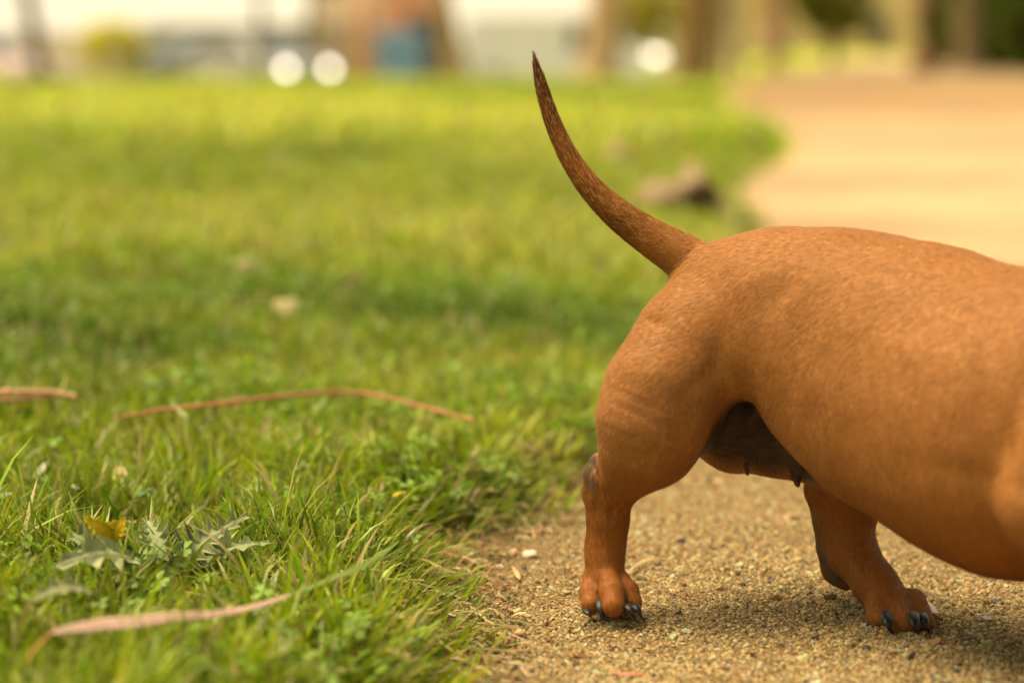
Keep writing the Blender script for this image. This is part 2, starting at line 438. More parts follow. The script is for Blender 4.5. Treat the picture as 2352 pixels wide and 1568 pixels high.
def tail_param(P):
    best = np.full(len(P), 1e9); s = np.zeros(len(P)); dirv = np.zeros((len(P), 3))
    for i in range(len(tp) - 1):
        a, b2 = tp[i], tp[i + 1]; e = b2 - a; t = np.clip((P - a) @ e / (e @ e), 0, 1)
        d = np.linalg.norm(P - a - t[:, None] * e, axis=1) - R(TAIL[i][2] * (1 - t) + TAIL[i+1][2] * t, 1.49)
        m = d < best; best[m] = d[m]; s[m] = (i + t[m]); dirv[m] = -e / np.linalg.norm(e)
    return best, s, dirv
# muscle creases, skin wrinkles
thigh_c = W(1480, 960, 1.40)
wt = near_w(DV, [thigh_c], [.030])
wr = (vnoise((DV[:, 2] * 1.0 + DV[:, 0] * .22)[:, None] * np.array([1., 0, 0]) + DV * np.array([.12, .12, 0]), 420.) - .5) * 1.6
cr = near_w(DV, [W(1478, 765, 1.44)], [.022])
wr2 = (vnoise((DV[:, 2] + DV[:, 0] * .5)[:, None] * np.array([1., 0, 0]) + DV * np.array([.15, .15, 0]), 380.) - .5) * 1.4
gen = ((vnoise(DV, 30.) - .5) * .0026 + (vnoise(DV, 90.) - .5) * .0006) * np.where(tail_param(DV)[0] < .004, .15, 1)
hock = near_w(DV, [W(1385, 1130, 1.44), W(1400, 1180, 1.43), W(1365, 1075, 1.44)], [.012, .012, .010])
fold = (vnoise(DV * np.array([1.6, 1, .45]), 230.) - .5) * .0042 * hock
# bones, muscles and folds on the side of the dog that the camera sees
pu_, pv_ = proj(DV); facing = sst(.05, -.35, DN[:, 1])
sculpt = np.zeros(len(DV))
for (su, sv, sa, sb, ang, amt) in [(1800, 668, 62, 24, -58, -2.6), (1730, 640, 70, 26, -35, 1.3), (1880, 640, 60, 28, -20, .8), (1655, 815, 75, 26, -80, -2.6), (1600, 880, 60, 22, -50, -1.4),
                                   (1498, 738, 26, 18, 0, -2.2), (2278, 800, 34, 160, 8, -1.6), (2296, 990, 30, 110, -18, -1.8), (2290, 1105, 150, 30, 14, -1.2), (2345, 860, 45, 180, 0, 1.8),
                                   (1960, 1000, 120, 70, 40, -1.3), (2080, 800, 130, 50, 20, 1.2), (1900, 900, 80, 60, 0, .9), (2010, 620, 130, 18, 14, -1.2), (1510, 880, 50, 60, 0, .8), (1580, 960, 26, 60, 20, -.9), (1455, 1000, 40, 18, 20, -.7),
                                   (1985, 1240, 40, 7, -25, -1.2), (1990, 1262, 34, 6, -20, -.8), (1410, 1150, 8, 45, 5, -1.2), (1377, 1130, 6, 40, -6, -1.2), (1392, 1215, 8, 55, 0, .5)]:
    ca_, sa_ = math.cos(math.radians(ang)), math.sin(math.radians(ang)); du = pu_ - su; dv = pv_ - sv
    sculpt += amt * .001 * np.exp(-((du * ca_ + dv * sa_) / sa) ** 2 - ((-du * sa_ + dv * ca_) / sb) ** 2)
ribw = np.exp(-((pu_ - 2110) / 130) ** 2 - ((pv_ - 900) / 150) ** 2)
sculpt += ribw * np.sin((pu_ - .35 * pv_) / 78 * 6.283) * .00022
DV = DV + DN * (sculpt * facing)[:, None]
DV = DV + DN * (wt * wr * .00042 + cr * wr2 * .0005 + gen + fold)[:, None]
DV[:, 2] = np.maximum(DV[:, 2], -.004)
DN = vert_normals(DV, DQ)
# coat colours (pigment)
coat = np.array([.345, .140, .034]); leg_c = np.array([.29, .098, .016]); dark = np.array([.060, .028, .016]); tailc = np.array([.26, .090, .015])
skin = np.array([.058, .030, .017])  # belly skin tone, darkened further for the shade in the flank hollow
td, ts_, tdir = tail_param(DV)
tw = sst(.006, .0005, td) * sst(9.7, 7.3, ts_)
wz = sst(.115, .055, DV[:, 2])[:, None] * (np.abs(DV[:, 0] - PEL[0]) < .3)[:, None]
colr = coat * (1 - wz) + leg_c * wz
n1 = vnoise(DV, 28.); n2 = vnoise(DV, 75.)
colr = colr * (1 + ((n1 - .5) * .22 + (n2 - .5) * .06))[:, None]
# darker guard hairs on the hamstring and saddle
ham = near_w(DV, [W(1440, 930, 1.40), W(1560, 860, 1.40)], [.03, .02])[:, None] * .30
colr = colr * (1 - ham) + np.array([.32, .135, .045]) * ham
# sparse-haired belly skin, spread with painted shade over flank hollow and inner thigh
belly_skin_shade = (near_w(DV, [W(1660, 1010, 1.455), W(1740, 1040, 1.445), W(1830, 1075, 1.435), W(1740, 990, 1.44), W(1625, 985, 1.455), W(1900, 1110, 1.445), W(1690, 930, 1.46)], [.022, .021, .013, .018, .016, .010, .014]) * 1.35).clip(0, 1)[:, None]
belly_skin_shade = sst(.08, .85, belly_skin_shade)
colr = colr * (1 - belly_skin_shade) + skin * (.6 + .8 * vnoise(DV * np.array([1, 1, 5.]), 160.))[:, None] * belly_skin_shade
# grey-black patch on hocks
hk = (near_w(DV, [W(1357, 1062, 1.445), W(1357, 1085, 1.445), W(1362, 1105, 1.44)], [.0062, .0062, .0045]) * 1.5).clip(0, 1)
hk2 = (near_w(DV, [W(1888, 1240, 1.48), W(1892, 1285, 1.48), W(1915, 1325, 1.475), W(1884, 1200, 1.48)], [.009, .010, .010, .008]) * 1.4).clip(0, 1)
hk = np.maximum(hk, hk2 * .85)[:, None] * (.65 + .35 * vnoise(DV, 300.))[:, None]
colr = colr * (1 - hk) + np.array([.085, .068, .052]) * hk
# tail: brindled dark brown, nearly black tip
tcol = tailc[None, :] * (.75 + .5 * vnoise(DV, 110.))[:, None]
tipw = sst(4.3, .8, ts_)[:, None]
stripe = (np.exp(-((ts_ - 6.9) / .9) ** 2) * .45 + .45 * sst(6, 3, ts_))[:, None] * (.5 + vnoise(DV, 160.))[:, None]
tcol = tcol * (1 - stripe.clip(0, .85)) + np.array([.115, .042, .010]) * stripe.clip(0, .85)
tcol = tcol * (1 - tipw * .9) + np.array([.040, .009, .005]) * tipw * .9
colr = colr * (1 - tw[:, None]) + tcol * tw[:, None]
# black between toes and pads
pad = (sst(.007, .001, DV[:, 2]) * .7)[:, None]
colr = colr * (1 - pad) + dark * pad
colr = np.clip(colr, .004, 1)
# direction of the hair
flow = np.tile(np.array([-FW[0] * .8, -FW[1] * .8, -.55]), (len(DV), 1))
legw = sst(.13, .07, DV[:, 2])[:, None]
flow = flow * (1 - legw) + np.array([.05, -.05, -1.]) * legw
flow = flow * (1 - tw[:, None]) + tdir * tw[:, None]
flow = flow - DN * np.sum(flow * DN, 1, keepdims=True)
flow /= (np.linalg.norm(flow, axis=1, keepdims=True) + 1e-9)

M_coat = mat('short_coat', attr='Col', rough=.62, spec=.22, bump=(1400, .12, .0006), noise=(900, .10), sheen=.12)
dog = empty('dachshund', (PEL[0], PEL[1], 0))
tag(dog, 'reddish brown short-haired dachshund striding across the path with its thin tail raised', 'dog')
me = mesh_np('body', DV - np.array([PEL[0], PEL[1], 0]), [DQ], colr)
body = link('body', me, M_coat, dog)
# fur: fine short hairs as slivers lying along the coat
def fur(n, name):
    P3 = DV[DQ]; area = np.linalg.norm(np.cross(P3[:, 2] - P3[:, 0], P3[:, 3] - P3[:, 1]), axis=1)
    cen = P3.mean(1); uu, vv = proj(cen)
    wgt = area * np.where(near_w(cen, [W(1717, 1092, 1.455), W(1832, 1110, 1.439)], [.004, .005]) > .4, .05, 1.) * np.where(uu > 2420, .25, 1.) * np.where(td[DQ[:, 0]] < .003, 2.6, 1.) * np.where(cen[:, 2] < .1, 1.8, 1.) * (1 - .8 * belly_skin_shade[DQ[:, 0], 0])
    fi = RNG.choice(len(DQ), n, p=wgt / wgt.sum())
    a = RNG.random((n, 1)); c = RNG.random((n, 1))
    p = (P3[fi, 0] * (1-a) + P3[fi, 1] * a) * (1-c) + (P3[fi, 3] * (1-a) + P3[fi, 2] * a) * c
    vi = DQ[fi, 0]; N = DN[vi]; Fl = flow[vi]
    side = np.cross(N, Fl)
    d = Fl + side * RNG.normal(0, .22, (n, 1)) ; d /= np.linalg.norm(d, axis=1, keepdims=True)
    side = np.cross(N, d)
    tl = tw[vi]; L = (.0042 + .0004 * tl - .0014 * sst(.10, .03, p[:, 2]))[:, None] * RNG.uniform(.6, 1.3, (n, 1))
    wd = np.where(uu[fi] > 2420, .00035, .00016)[:, None] * RNG.uniform(.7, 1.3, (n, 1))
    lift = (.13 - .05 * tl)[:, None] * RNG.uniform(.3, 1.5, (n, 1))
    V = np.stack([p - side * wd, p + side * wd, p + d * L + N * L * lift], 1).reshape(-1, 3)
    cc = colr[vi] * (1 + RNG.uniform(-1, 1, (n, 1)) * (.09 + .32 * tl + .15 * sst(.12, .07, p[:, 2]))[:, None]) * np.array([1, 1, 1.])
    dk = (RNG.random(n) < .03 + .14 * tl)[:, None]; cc = np.where(dk, cc * .45, cc)
    gl = (RNG.random(n) < .16 * tl)[:, None]; cc = np.where(gl, np.array([.55, .27, .07]), cc)
    me = mesh_np(name, V - np.array([PEL[0], PEL[1], 0]), [np.arange(3 * n).reshape(-1, 3)], np.repeat(cc, 3, 0), vecs={'nrm': np.repeat(N, 3, 0)})
    m = mat('hair', attr='Col', rough=.6, spec=.14, nrm_attr='nrm')
    tag(link(name, me, m, dog), kind='stuff')
fur(330000, 'fur')
# claws, each its own child
M_claw = mat('claw_horn', (.016, .013, .010), rough=.42, spec=.35, noise=(600, .3))
def claw(p0, p1, p2, r):
    pts = [p0 * (1-t)**2 + 2 * p1 * t * (1-t) + p2 * t * t for t in np.linspace(0, 1, 8)]
    rr = [r * q for q in (1, 1.0, .97, .9, .78, .6, .38, .08)]
    b = MB(); b.tube([p - np.array([PEL[0], PEL[1], 0]) for p in pts], rr, 10, squash=.7)
    b.build('claw', M_claw, body, True).parent = dog
claw(W(1380, 1380, 1.420), W(1377, 1394, 1.408), W(1388, 1424, 1.411), .0034)
claw(W(1438, 1392, 1.414), W(1450, 1394, 1.403), W(1460, 1424, 1.407), .0032)
claw(W(1453, 1390, 1.420), W(1466, 1393, 1.409), W(1475, 1421, 1.412), .0030)
claw(W(1346, 1402, 1.421), W(1350, 1406, 1.412), W(1360, 1419, 1.414), .0024)
claw(W(2036, 1410, 1.404), W(2036, 1428, 1.386), W(2052, 1458, 1.394), .0036)
claw(W(2098, 1412, 1.400), W(2098, 1428, 1.382), W(2111, 1460, 1.389), .0038)
claw(W(2118, 1412, 1.404), W(2126, 1424, 1.388), W(2134, 1454, 1.393), .0030)
for s in (-1, 1):
    for j in (-1.4, -.45, .45, 1.4):
        claw(D(.323, s*.055 + j*.010, .011), D(.332, s*.055 + j*.0105, .011), D(.335, s*.055 + j*.0105, .002), .0018)
    b = MB(); q = D(.395, s * .022, .292) - np.array([PEL[0], PEL[1], 0])
    b.tube([q + np.array([0, 0, z]) for z in (-.0062, -.0045, 0, .0045, .0062)], [.001, .0045, .0064, .0045, .001], 14); b.build('eye', M_claw, dog, True)
    ear = []
    for t in np.linspace(0, 1, 9):
        ear.append(D(.352 + .02 * t, s * (.040 + .010 * math.sin(t * 3)), .312 - .085 * t) - np.array([PEL[0], PEL[1], 0]))
    b = MB(); b.tube(ear, [.008, .014, .019, .023, .025, .025, .022, .016, .004], 14, squash=.22); b.build('ear', mat('ear_coat', tuple(coat * .7), .7, (300, .2)), dog, True)
b = MB(); q0 = D(.474, 0, .262) - np.array([PEL[0], PEL[1], 0]); q1 = D(.487, 0, .262) - np.array([PEL[0], PEL[1], 0])
b.tube([q0, (q0+q1)/2, q1], [.009, .0105, .004], 14); b.build('nose', M_claw, dog, True)

# ------------------------------------------------------------------ grass blades
def blades(n, y0, y1, tmax, hmin, hmax, wmin, wmax, power=1.0, spill=.02):
    y = y0 * (y1 / y0) ** RNG.random(n) if power == 1 else y0 + (y1 - y0) * RNG.random(n) ** power
    x = RNG.uniform(-tmax[0], tmax[1], n) * (y + .25)
    sd = lawn_sd(x, y)
    cl = vnoise(np.stack([x, y, 0*x], 1), 38.)
    k = (sd > RNG.exponential(spill, n) - spill * 1.1 - .012 * cl) & (RNG.random(n) < .35 + .65 * sst(-.005, .05, sd))
    x, y, sd, cl = x[k], y[k], sd[k], cl[k]; n = len(x)
    z = height(x, y, sd) - .003
    H = RNG.uniform(hmin, hmax, n) * (.55 + .75 * cl) * (.60 + .40 * sst(-.02, .08, sd)); Wd = RNG.uniform(wmin, wmax, n)
    for (pu, pv, rr_) in [(345, 1300, .022), (250, 1265, .022), (460, 1270, .020), (560, 1230, .018), (240, 1480, .018), (350, 1470, .018), (470, 1450, .015), (130, 1400, .016), (240, 1245, .020), (150, 1290, .016), (340, 1240, .016)]:
        g0 = G(pu, pv, .02); H = H * (1 - .62 * np.exp(-(((x - g0[0]) ** 2 + ((y - g0[1]) / 1.3) ** 2) / rr_ ** 2)))
    clx = vnoise(np.stack([x, y, 0*x], 1), 24.) * 14
    az = clx + RNG.normal(0, 1.1, n); lean = np.abs(RNG.normal(.55, .45, n)) + .5 * (1 - sst(0, .07, sd))
    curl = RNG.uniform(.1, 1.4, n)
    dx, dy = np.cos(az), np.sin(az)
    # blades on the edge fall towards the path
    e = (1 - sst(0, .06, sd)) * .8; dx = dx * (1 - e) + e * .9; dy = dy * (1 - e) - e * .25
    nn = np.hypot(dx, dy) + 1e-6; dx /= nn; dy /= nn
    fa = RNG.uniform(0, 2 * np.pi, n); sx, sy = np.cos(fa), np.sin(fa)
    L = 5; pts = np.zeros((n, L, 3)); px, py, pz = x.copy(), y.copy(), z.copy()
    pts[:, 0] = np.stack([px, py, pz], 1)
    for j in range(1, L):
        th = lean * .55 + curl * ((j - .5) / (L - 1)) ** 1.3
        s = H / (L - 1)
        px = px + dx * np.sin(th) * s; py = py + dy * np.sin(th) * s; pz = pz + np.maximum(np.cos(th), -.25) * s
        pts[:, j] = np.stack([px, py, pz], 1)
    prof = np.array([.75, 1., .92, .62])
    V = np.zeros((n, 9, 3))
    S = np.stack([sx, sy, 0 * sx], 1)
    for j in range(4):
        V[:, 2*j] = pts[:, j] - S * (Wd * prof[j])[:, None]; V[:, 2*j+1] = pts[:, j] + S * (Wd * prof[j])[:, None]
    V[:, 8] = pts[:, 4]
    base = (np.arange(n) * 9)[:, None]
    q = np.concatenate([base + np.array([2*j, 2*j+1, 2*j+3, 2*j+2]) for j in range(3)]); t = base + np.array([6, 7, 8])
    c = turf_col(x, y) * RNG.uniform(.42, 1.65, (n, 1)) * (1 + RNG.normal(0, .12, (n, 3)) * np.array([1.3, .5, .6]))
    dry = (RNG.random(n) < .10 + .10 * sst(.06, 0, sd))[:, None]; c = np.where(dry, C_STRAW * RNG.uniform(.5, 1.25, (n, 1)), c)
    yg = (RNG.random(n) < .16)[:, None]; c = np.where(yg, np.array([.27, .30, .045]) * RNG.uniform(.7, 1.3, (n, 1)), c)
    cc = np.repeat(np.clip(c, .004, .9)[:, None, :], 9, 1)
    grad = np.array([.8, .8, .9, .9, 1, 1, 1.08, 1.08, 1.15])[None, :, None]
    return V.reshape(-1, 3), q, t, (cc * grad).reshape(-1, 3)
def join_parts(name, parts, m, label, cat, smooth=True):
    V = []; Q = []; T = []; C = []; o = 0
    for v, q, t, c in parts:
        V.append(v); C.append(c)
        if len(q): Q.append(q + o)
        if len(t): T.append(t + o)
        o += len(v)
    me = mesh_np(name, np.concatenate(V), [np.concatenate(K) for K in (Q, T) if K], np.clip(np.concatenate(C), 0, .95), smooth)
    return tag(link(name, me, m), label, cat, kind='stuff')
M_blade = mat('grass_blade', attr='Col', rough=.38, spec=.5, transl=.34)
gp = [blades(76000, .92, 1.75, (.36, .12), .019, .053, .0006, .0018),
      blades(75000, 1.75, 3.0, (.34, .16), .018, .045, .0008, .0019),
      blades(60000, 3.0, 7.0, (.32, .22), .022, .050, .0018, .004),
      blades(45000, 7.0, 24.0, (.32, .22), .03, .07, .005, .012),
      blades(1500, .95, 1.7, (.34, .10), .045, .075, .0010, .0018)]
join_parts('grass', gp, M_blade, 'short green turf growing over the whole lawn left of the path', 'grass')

# thatch: dead stems lying between the blades and straggling over the edge
def litter(n, y0, y1, t0, t1, sd_lo, sd_hi, zoff, lmin, lmax, cols):
    y = RNG.uniform(y0, y1, n); x = RNG.uniform(t0, t1, n) * (y + .1); sd = lawn_sd(x, y)
    k = (sd > sd_lo) & (sd < sd_hi); x, y, sd = x[k], y[k], sd[k]; n = len(x); z = height(x, y, sd) + RNG.uniform(.0005, zoff, n)
    az = RNG.uniform(0, np.pi, n); L = RNG.uniform(lmin, lmax, n); wd = RNG.uniform(.0003, .0009, n); b0 = RNG.normal(0, .25, n)
    V = np.zeros((n, 8, 3))
    for j in range(4):
        s = (j / 3 - .5) * L; a2 = az + b0 * (j / 3 - .5) * 2
        cx = x + np.cos(a2) * s; cy = y + np.sin(a2) * s; cz = z + (.002 * np.sin(j + b0 * 9)) * (L > .008)
        V[:, 2*j] = np.stack([cx - np.sin(az) * wd, cy + np.cos(az) * wd, cz], 1); V[:, 2*j+1] = np.stack([cx + np.sin(az) * wd, cy - np.cos(az) * wd, cz + wd], 1)
    base = (np.arange(n) * 8)[:, None]
    q = np.concatenate([base + np.array([2*j, 2*j+1, 2*j+3, 2*j+2]) for j in range(3)])
    cc = cols[RNG.integers(0, len(cols), n)] * RNG.uniform(.5, 1.25, (n, 1))
    return V.reshape(-1, 3), q, np.zeros((0, 3), int), np.repeat(cc, 8, 0)
join_parts('dry_thatch', [litter(9000, .95, 2.6, -.36, .10, -.004, 9, .016, .010, .035, np.array([[.45, .36, .15], [.33, .25, .09], [.25, .24, .06]])),
                          litter(2600, 1.15, 1.75, -.05, .05, -.05, .01, .003, .006, .022, np.array([[.50, .38, .2], [.40, .22, .1], [.2, .22, .05]]))],
           mat('dead_stems', attr='Col', rough=.8, transl=.2), 'dead straw stems tangled low between the green blades', 'thatch')

# clover and small broad leaves
def clover(n, y0, y1, t0, t1, pred=None):
    y = RNG.uniform(y0, y1, n); x = RNG.uniform(t0, t1, n) * (y + .1); sd = lawn_sd(x, y)
    P = np.stack([x, y, 0 * x], 1)
    k = (sd > .005) & (vnoise(P, 8.) + patch_w(x, y) * -.22 + RNG.normal(0, .07, n) > .55)
    x, y, sd = x[k], y[k], sd[k]; n = len(x); z = height(x, y, sd) + RNG.uniform(.010, .030, n)
    Vs = []; Ts = []; Cs = []
    r = RNG.uniform(.0028, .0056, n); a0 = RNG.uniform(0, 6.28, n); tx = RNG.normal(0, .45, n); ty = RNG.normal(-.15, .4, n)
    shape = np.array([(0, 0, 0), (.55, .42, .10), (1.05, .50, .05), (1.32, .22, -.02), (1.2, 0, .08), (1.32, -.22, -.02), (1.05, -.50, .05), (.55, -.42, .10)])
    c = np.array([.13, .23, .012]) * RNG.uniform(.6, 1.6, (n, 1)) + np.array([.02, .02, .006])
    tri = np.array([(0, i, i + 1) for i in range(1, 7)])
    o = 0
    for lf in range(3):
        a = a0 + lf * 2.094
        V = np.zeros((n, 8, 3))
        for i, (p, q, hgt) in enumerate(shape):
            lx = (np.cos(a) * p - np.sin(a) * q) * r; ly = (np.sin(a) * p + np.cos(a) * q) * r
            V[:, i] = np.stack([x + lx, y + ly, z + hgt * r * 1.5 + lx * tx + ly * ty], 1)
        Vs.append(V.reshape(-1, 3)); Ts.append(((np.arange(n) * 8)[:, None, None] + tri[None]).reshape(-1, 3) + o); o += n * 8
        Cs.append(np.repeat(c * RNG.uniform(.85, 1.15, (n, 1)), 8, 0))
    return np.concatenate(Vs), np.zeros((0, 4), int), np.concatenate(Ts), np.concatenate(Cs)
M_clover = mat('clover_leaf', attr='Col', rough=.5, spec=.35, transl=.3)
join_parts('clover', [clover(2600, 1.05, 1.75, -.30, .05), clover(13000, 1.75, 3.2, -.30, .12)], M_clover, 'small round clover leaves scattered through the turf', 'clover')

# ------------------------------------------------------------------ gravel
def gravel(n, y0, y1, t0, t1, rmin, rmax, pw=1.0, ico=False):
    y = y0 * (y1 / y0) ** RNG.random(n); x = RNG.uniform(t0, t1, n) * (y + .1); sd = lawn_sd(x, y)
    P = np.stack([x, y, 0 * x], 1)
    k = (sd < .006) & (RNG.random(n) < .35 + .9 * vnoise(P, 13.)); x, y, sd = x[k], y[k], sd[k]; n = len(x)
    r = rmin + (rmax - rmin) * RNG.random(n) ** 2.2 * pw
    z = height(x, y, sd) + r * RNG.uniform(.0, .55, n)
    if ico:
        g = (1 + 5 ** .5) / 2; U = np.array([(-1, g, 0), (1, g, 0), (-1, -g, 0), (1, -g, 0), (0, -1, g), (0, 1, g), (0, -1, -g), (0, 1, -g), (g, 0, -1), (g, 0, 1), (-g, 0, -1), (-g, 0, 1)]) / 1.9
        T = np.array([(0,11,5),(0,5,1),(0,1,7),(0,7,10),(0,10,11),(1,5,9),(5,11,4),(11,10,2),(10,7,6),(7,1,8),(3,9,4),(3,4,2),(3,2,6),(3,6,8),(3,8,9),(4,9,5),(2,4,11),(6,2,10),(8,6,7),(9,8,1)])
    else:
        U = np.array([(1, 0, 0), (0, 1, 0), (-1, 0, 0), (0, -1, 0), (0, 0, 1), (0, 0, -1)], float)
        T = np.array([(0, 1, 4), (1, 2, 4), (2, 3, 4), (3, 0, 4), (1, 0, 5), (2, 1, 5), (3, 2, 5), (0, 3, 5)])
    m = len(U); a = RNG.uniform(0, 6.28, n)
    J = U[None] * RNG.uniform(.65, 1.3, (n, m, 1)) * np.stack([RNG.uniform(.8, 1.35, n), RNG.uniform(.7, 1.1, n), RNG.uniform(.45, .9, n)], 1)[:, None, :]
    ca, sa = np.cos(a)[:, None], np.sin(a)[:, None]
    tl = RNG.normal(0, .35, (n, 1))
    X = J[..., 0] * ca - J[..., 1] * sa; Yv = J[..., 0] * sa + J[..., 1] * ca; Z = J[..., 2] + X * tl
    V = np.stack([X, Yv, Z], 2) * r[:, None, None] + np.stack([x, y, z], 1)[:, None, :]
    pal = np.array([[.50, .35, .17], [.62, .47, .27], [.40, .26, .12], [.54, .40, .20], [.72, .60, .40], [.34, .20, .09], [.48, .27, .14], [.07, .06, .055], [.30, .26, .20]])
    pr = np.array([.26, .16, .16, .18, .045, .09, .035, .025, .045])
    c = pal[RNG.choice(len(pal), n, p=pr / pr.sum())] * .80 * RNG.uniform(.5, 1.75, (n, 1)) * np.array([.80, .79, .68])
    dampw = np.exp(-(sd / .05) ** 2)[:, None] * .6; c = np.minimum(c, .52 if not ico else .40); c = c * (1 - dampw) + np.array([.15, .09, .04]) * dampw
    return V.reshape(-1, 3), np.zeros((0, 4), int), ((np.arange(n) * m)[:, None, None] + T[None]).reshape(-1, 3), np.repeat(c, m, 0)
M_grit = mat('grit', attr='Col', rough=.85, spec=.2, noise=(500, .15))
join_parts('gravel', [gravel(290000, 1.05, 1.9, -.05, .42, .0006, .0019), gravel(95000, 1.9, 3.4, .0, .45, .0009, .0026),
                      gravel(3800, 1.18, 2.4, -.05, .27, .0013, .0034, 1., True), gravel(260, 1.18, 3.0, -.04, .27, .0028, .0046, 1., True)], M_grit, 'coarse beige sand and grit covering the path', 'gravel', smooth=False)

# ------------------------------------------------------------------ single leaves, twigs and pebbles
def surf_z(x, y): return float(height(np.array([x]), np.array([y]))[0])
def Gs(u, v, dz=0.0):
    """ground point seen at photo position u,v, dz above the real ground surface"""
    z = dz
    for _ in range(6):
        p = G(u, v, z); z = surf_z(p[0], p[1]) + dz
    return G(u, v, z)
def ribbon(name, pts, hw, m, label, cat, lift=.02, fold=.25, parent=None, group=None, thick=.0003, zs=None, face=.5):
    """thin curved leaf: pts photo positions of the midrib, hw half widths in photo px"""
    P = [Vector(Gs(u, v, lift if zs is None else zs[i])) for i, (u, v) in enumerate(pts)]
    # subdivide with Catmull-Rom
    def cr(A, t):
        i = min(int(t), len(A) - 2); f = t - i
        p0, p1, p2, p3 = A[max(i-1, 0)], A[i], A[i+1], A[min(i+2, len(A)-1)]
        return (p1 * 2 + (p2 - p0) * f + (p0 * 2 - p1 * 5 + p2 * 4 - p3) * f * f + (p1 * 3 - p0 - p2 * 3 + p3) * f ** 3) * .5
    n = (len(P) - 1) * 5; S = [cr(P, i / n * (len(P) - 1)) for i in range(n + 1)]
    hwv = [float(np.interp(i / n * (len(P) - 1), range(len(P)), hw)) for i in range(n + 1)]
    b = MB(); rows = []
    for i, p in enumerate(S):
        d = (S[min(i+1, n)] - S[max(i-1, 0)]).normalized()
        up = Vector((0, -face, 1)).normalized(); s = d.cross(up).normalized(); nn = s.cross(d).normalized()
        r = hwv[i] * p.y / F; row = []
        for k in (-1, -.5, 0, .5, 1):
            row.append(len(b.v)); b.v.append(tuple(p + s * (k * r) + nn * (abs(k) * fold * r)))
        for k in (1, .5, 0, -.5, -1):
            row.append(len(b.v)); b.v.append(tuple(p + s * (k * r * .98) + nn * (abs(k) * fold * r - thick)))
        rows.append(row)
    for a, c in zip(rows[:-1], rows[1:]):
        for k in range(10):
            k2 = (k + 1) % 10; b.f.append((a[k], a[k2], c[k2], c[k]))
    b.f.append(tuple(rows[0])[::-1]); b.f.append(tuple(rows[-1]))
    o = b.build(name, m, parent, True)
    return tag(o, label, cat, group) if parent is None else o
def stick(name, pts, r, m, label=None, cat=None, lift=.02, parent=None, knots=0, zs=None):
    P = [Gs(u, v, lift if zs is None else zs[i]) for i, (u, v) in enumerate(pts)]
    Q = []; rr = []
    for i in range(len(P) - 1):
        for j in range(5):
            t = j / 5
            p0, p1, p2, p3 = P[max(i-1, 0)], P[i], P[i+1], P[min(i+2, len(P)-1)]
            Q.append(.5 * (p1 * 2 + (p2 - p0) * t + (p0 * 2 - p1 * 5 + p2 * 4 - p3) * t * t + (p1 * 3 - p0 - p2 * 3 + p3) * t ** 3))
            q = (r[i] * (1 - t) + r[i+1] * t) * Q[-1][1] / F
            rr.append(q * (1 + (.35 if knots and (len(Q) % knots == 0) else 0) + random.uniform(-.06, .06)))
    Q.append(P[-1]); rr.append(r[-1] * P[-1][1] / F * .8)
    b = MB(); b.tube(Q, rr, 8); o = b.build(name, m, parent, True)
    return tag(o, label, cat) if parent is None else o
M_pinkleaf = mat('pink_dry_leaf', (.58, .37, .29), .6, (160, .16), (400, .15, .001), transl=.12)
M_twig = mat('reddish_twig', (.46, .165, .08), .6, (180, .3), (700, .4, .001))
M_stem = mat('orange_stem', (.42, .22, .04), .6, (200, .2))
lf = empty('long_dry_leaf', tuple(Gs(330, 1426, .0)))
tag(lf, 'long narrow pink dry leaf lying on the grass in the foreground', 'leaf')
def reparent(o, r):
    o.parent = r; o.location = -Vector(r.location)
reparent(ribbon('blade', [(118, 1452), (170, 1443), (240, 1434), (320, 1428), (400, 1416), (480, 1412), (550, 1400), (610, 1385), (668, 1364)], [3, 12, 17, 17, 14, 10, 8, 7, 2.5], M_pinkleaf, '', '', lift=.039, face=1.2, fold=.12, parent=lf), lf)
reparent(stick('stalk', [(58, 1522), (84, 1486), (120, 1452)], [3.5, 4, 4], M_stem, lift=.036, parent=lf), lf)
M_long = mat('long_green_blade', (.17, .24, .03), .45, (120, .15), transl=.3)
ribbon('grass_blade', [(596, 1392), (680, 1362), (760, 1330), (830, 1302), (880, 1270), (918, 1240)], [3, 7, 8.5, 9, 7, 1], M_long, 'long broad green blade reaching over the tip of the pink leaf', 'grass blade', zs=[.028, .033, .038, .042, .046, .05])
M_yblade = mat('yellow_blade', (.44, .40, .10), .5, (120, .15), transl=.3)
ribbon('grass_blade', [(1058, 1094), (1078, 1062), (1100, 1022)], [4, 6, 2.5], M_yblade, 'pale yellow broad grass blade standing near the lawn edge', 'grass blade', zs=[.01, .022, .035], face=2)
ribbon('grass_blade', [(1000, 1205), (1030, 1182), (1072, 1160)], [4, 6.5, 4], M_long, 'blunt green blade pointing right over the bare dirt edge', 'grass blade', zs=[.008, .014, .022], face=1)
ribbon('grass_blade', [(392, 925), (420, 950), (445, 976)], [2, 6, 2], mat('grey_green_blade', (.30, .32, .12), .5, transl=.3), 'grey green blade slanting across the reddish twig', 'grass blade', zs=[.04, .038, .03], face=2)
stick('twig', [(262, 962), (330, 948), (400, 938), (500, 928), (600, 915), (700, 905), (780, 901), (860, 907), (950, 928), (1020, 947), (1094, 966)], [2.8, 3.9, 4.2, 4.6, 4.8, 4.9, 4.6, 4, 3.6, 3.5, 3.2], M_twig,
      'long thin reddish twig arching over the middle of the lawn', 'twig', lift=.039, knots=9)
stick('twig', [(-60, 908), (0, 903), (70, 902), (130, 904), (178, 912)], [9, 9, 8, 8, 6], mat('pale_red_twig', (.52, .28, .16), .7, (150, .3)), 'thick pale red stick in the grass at the left edge of the photo', 'twig', lift=.03, knots=7)
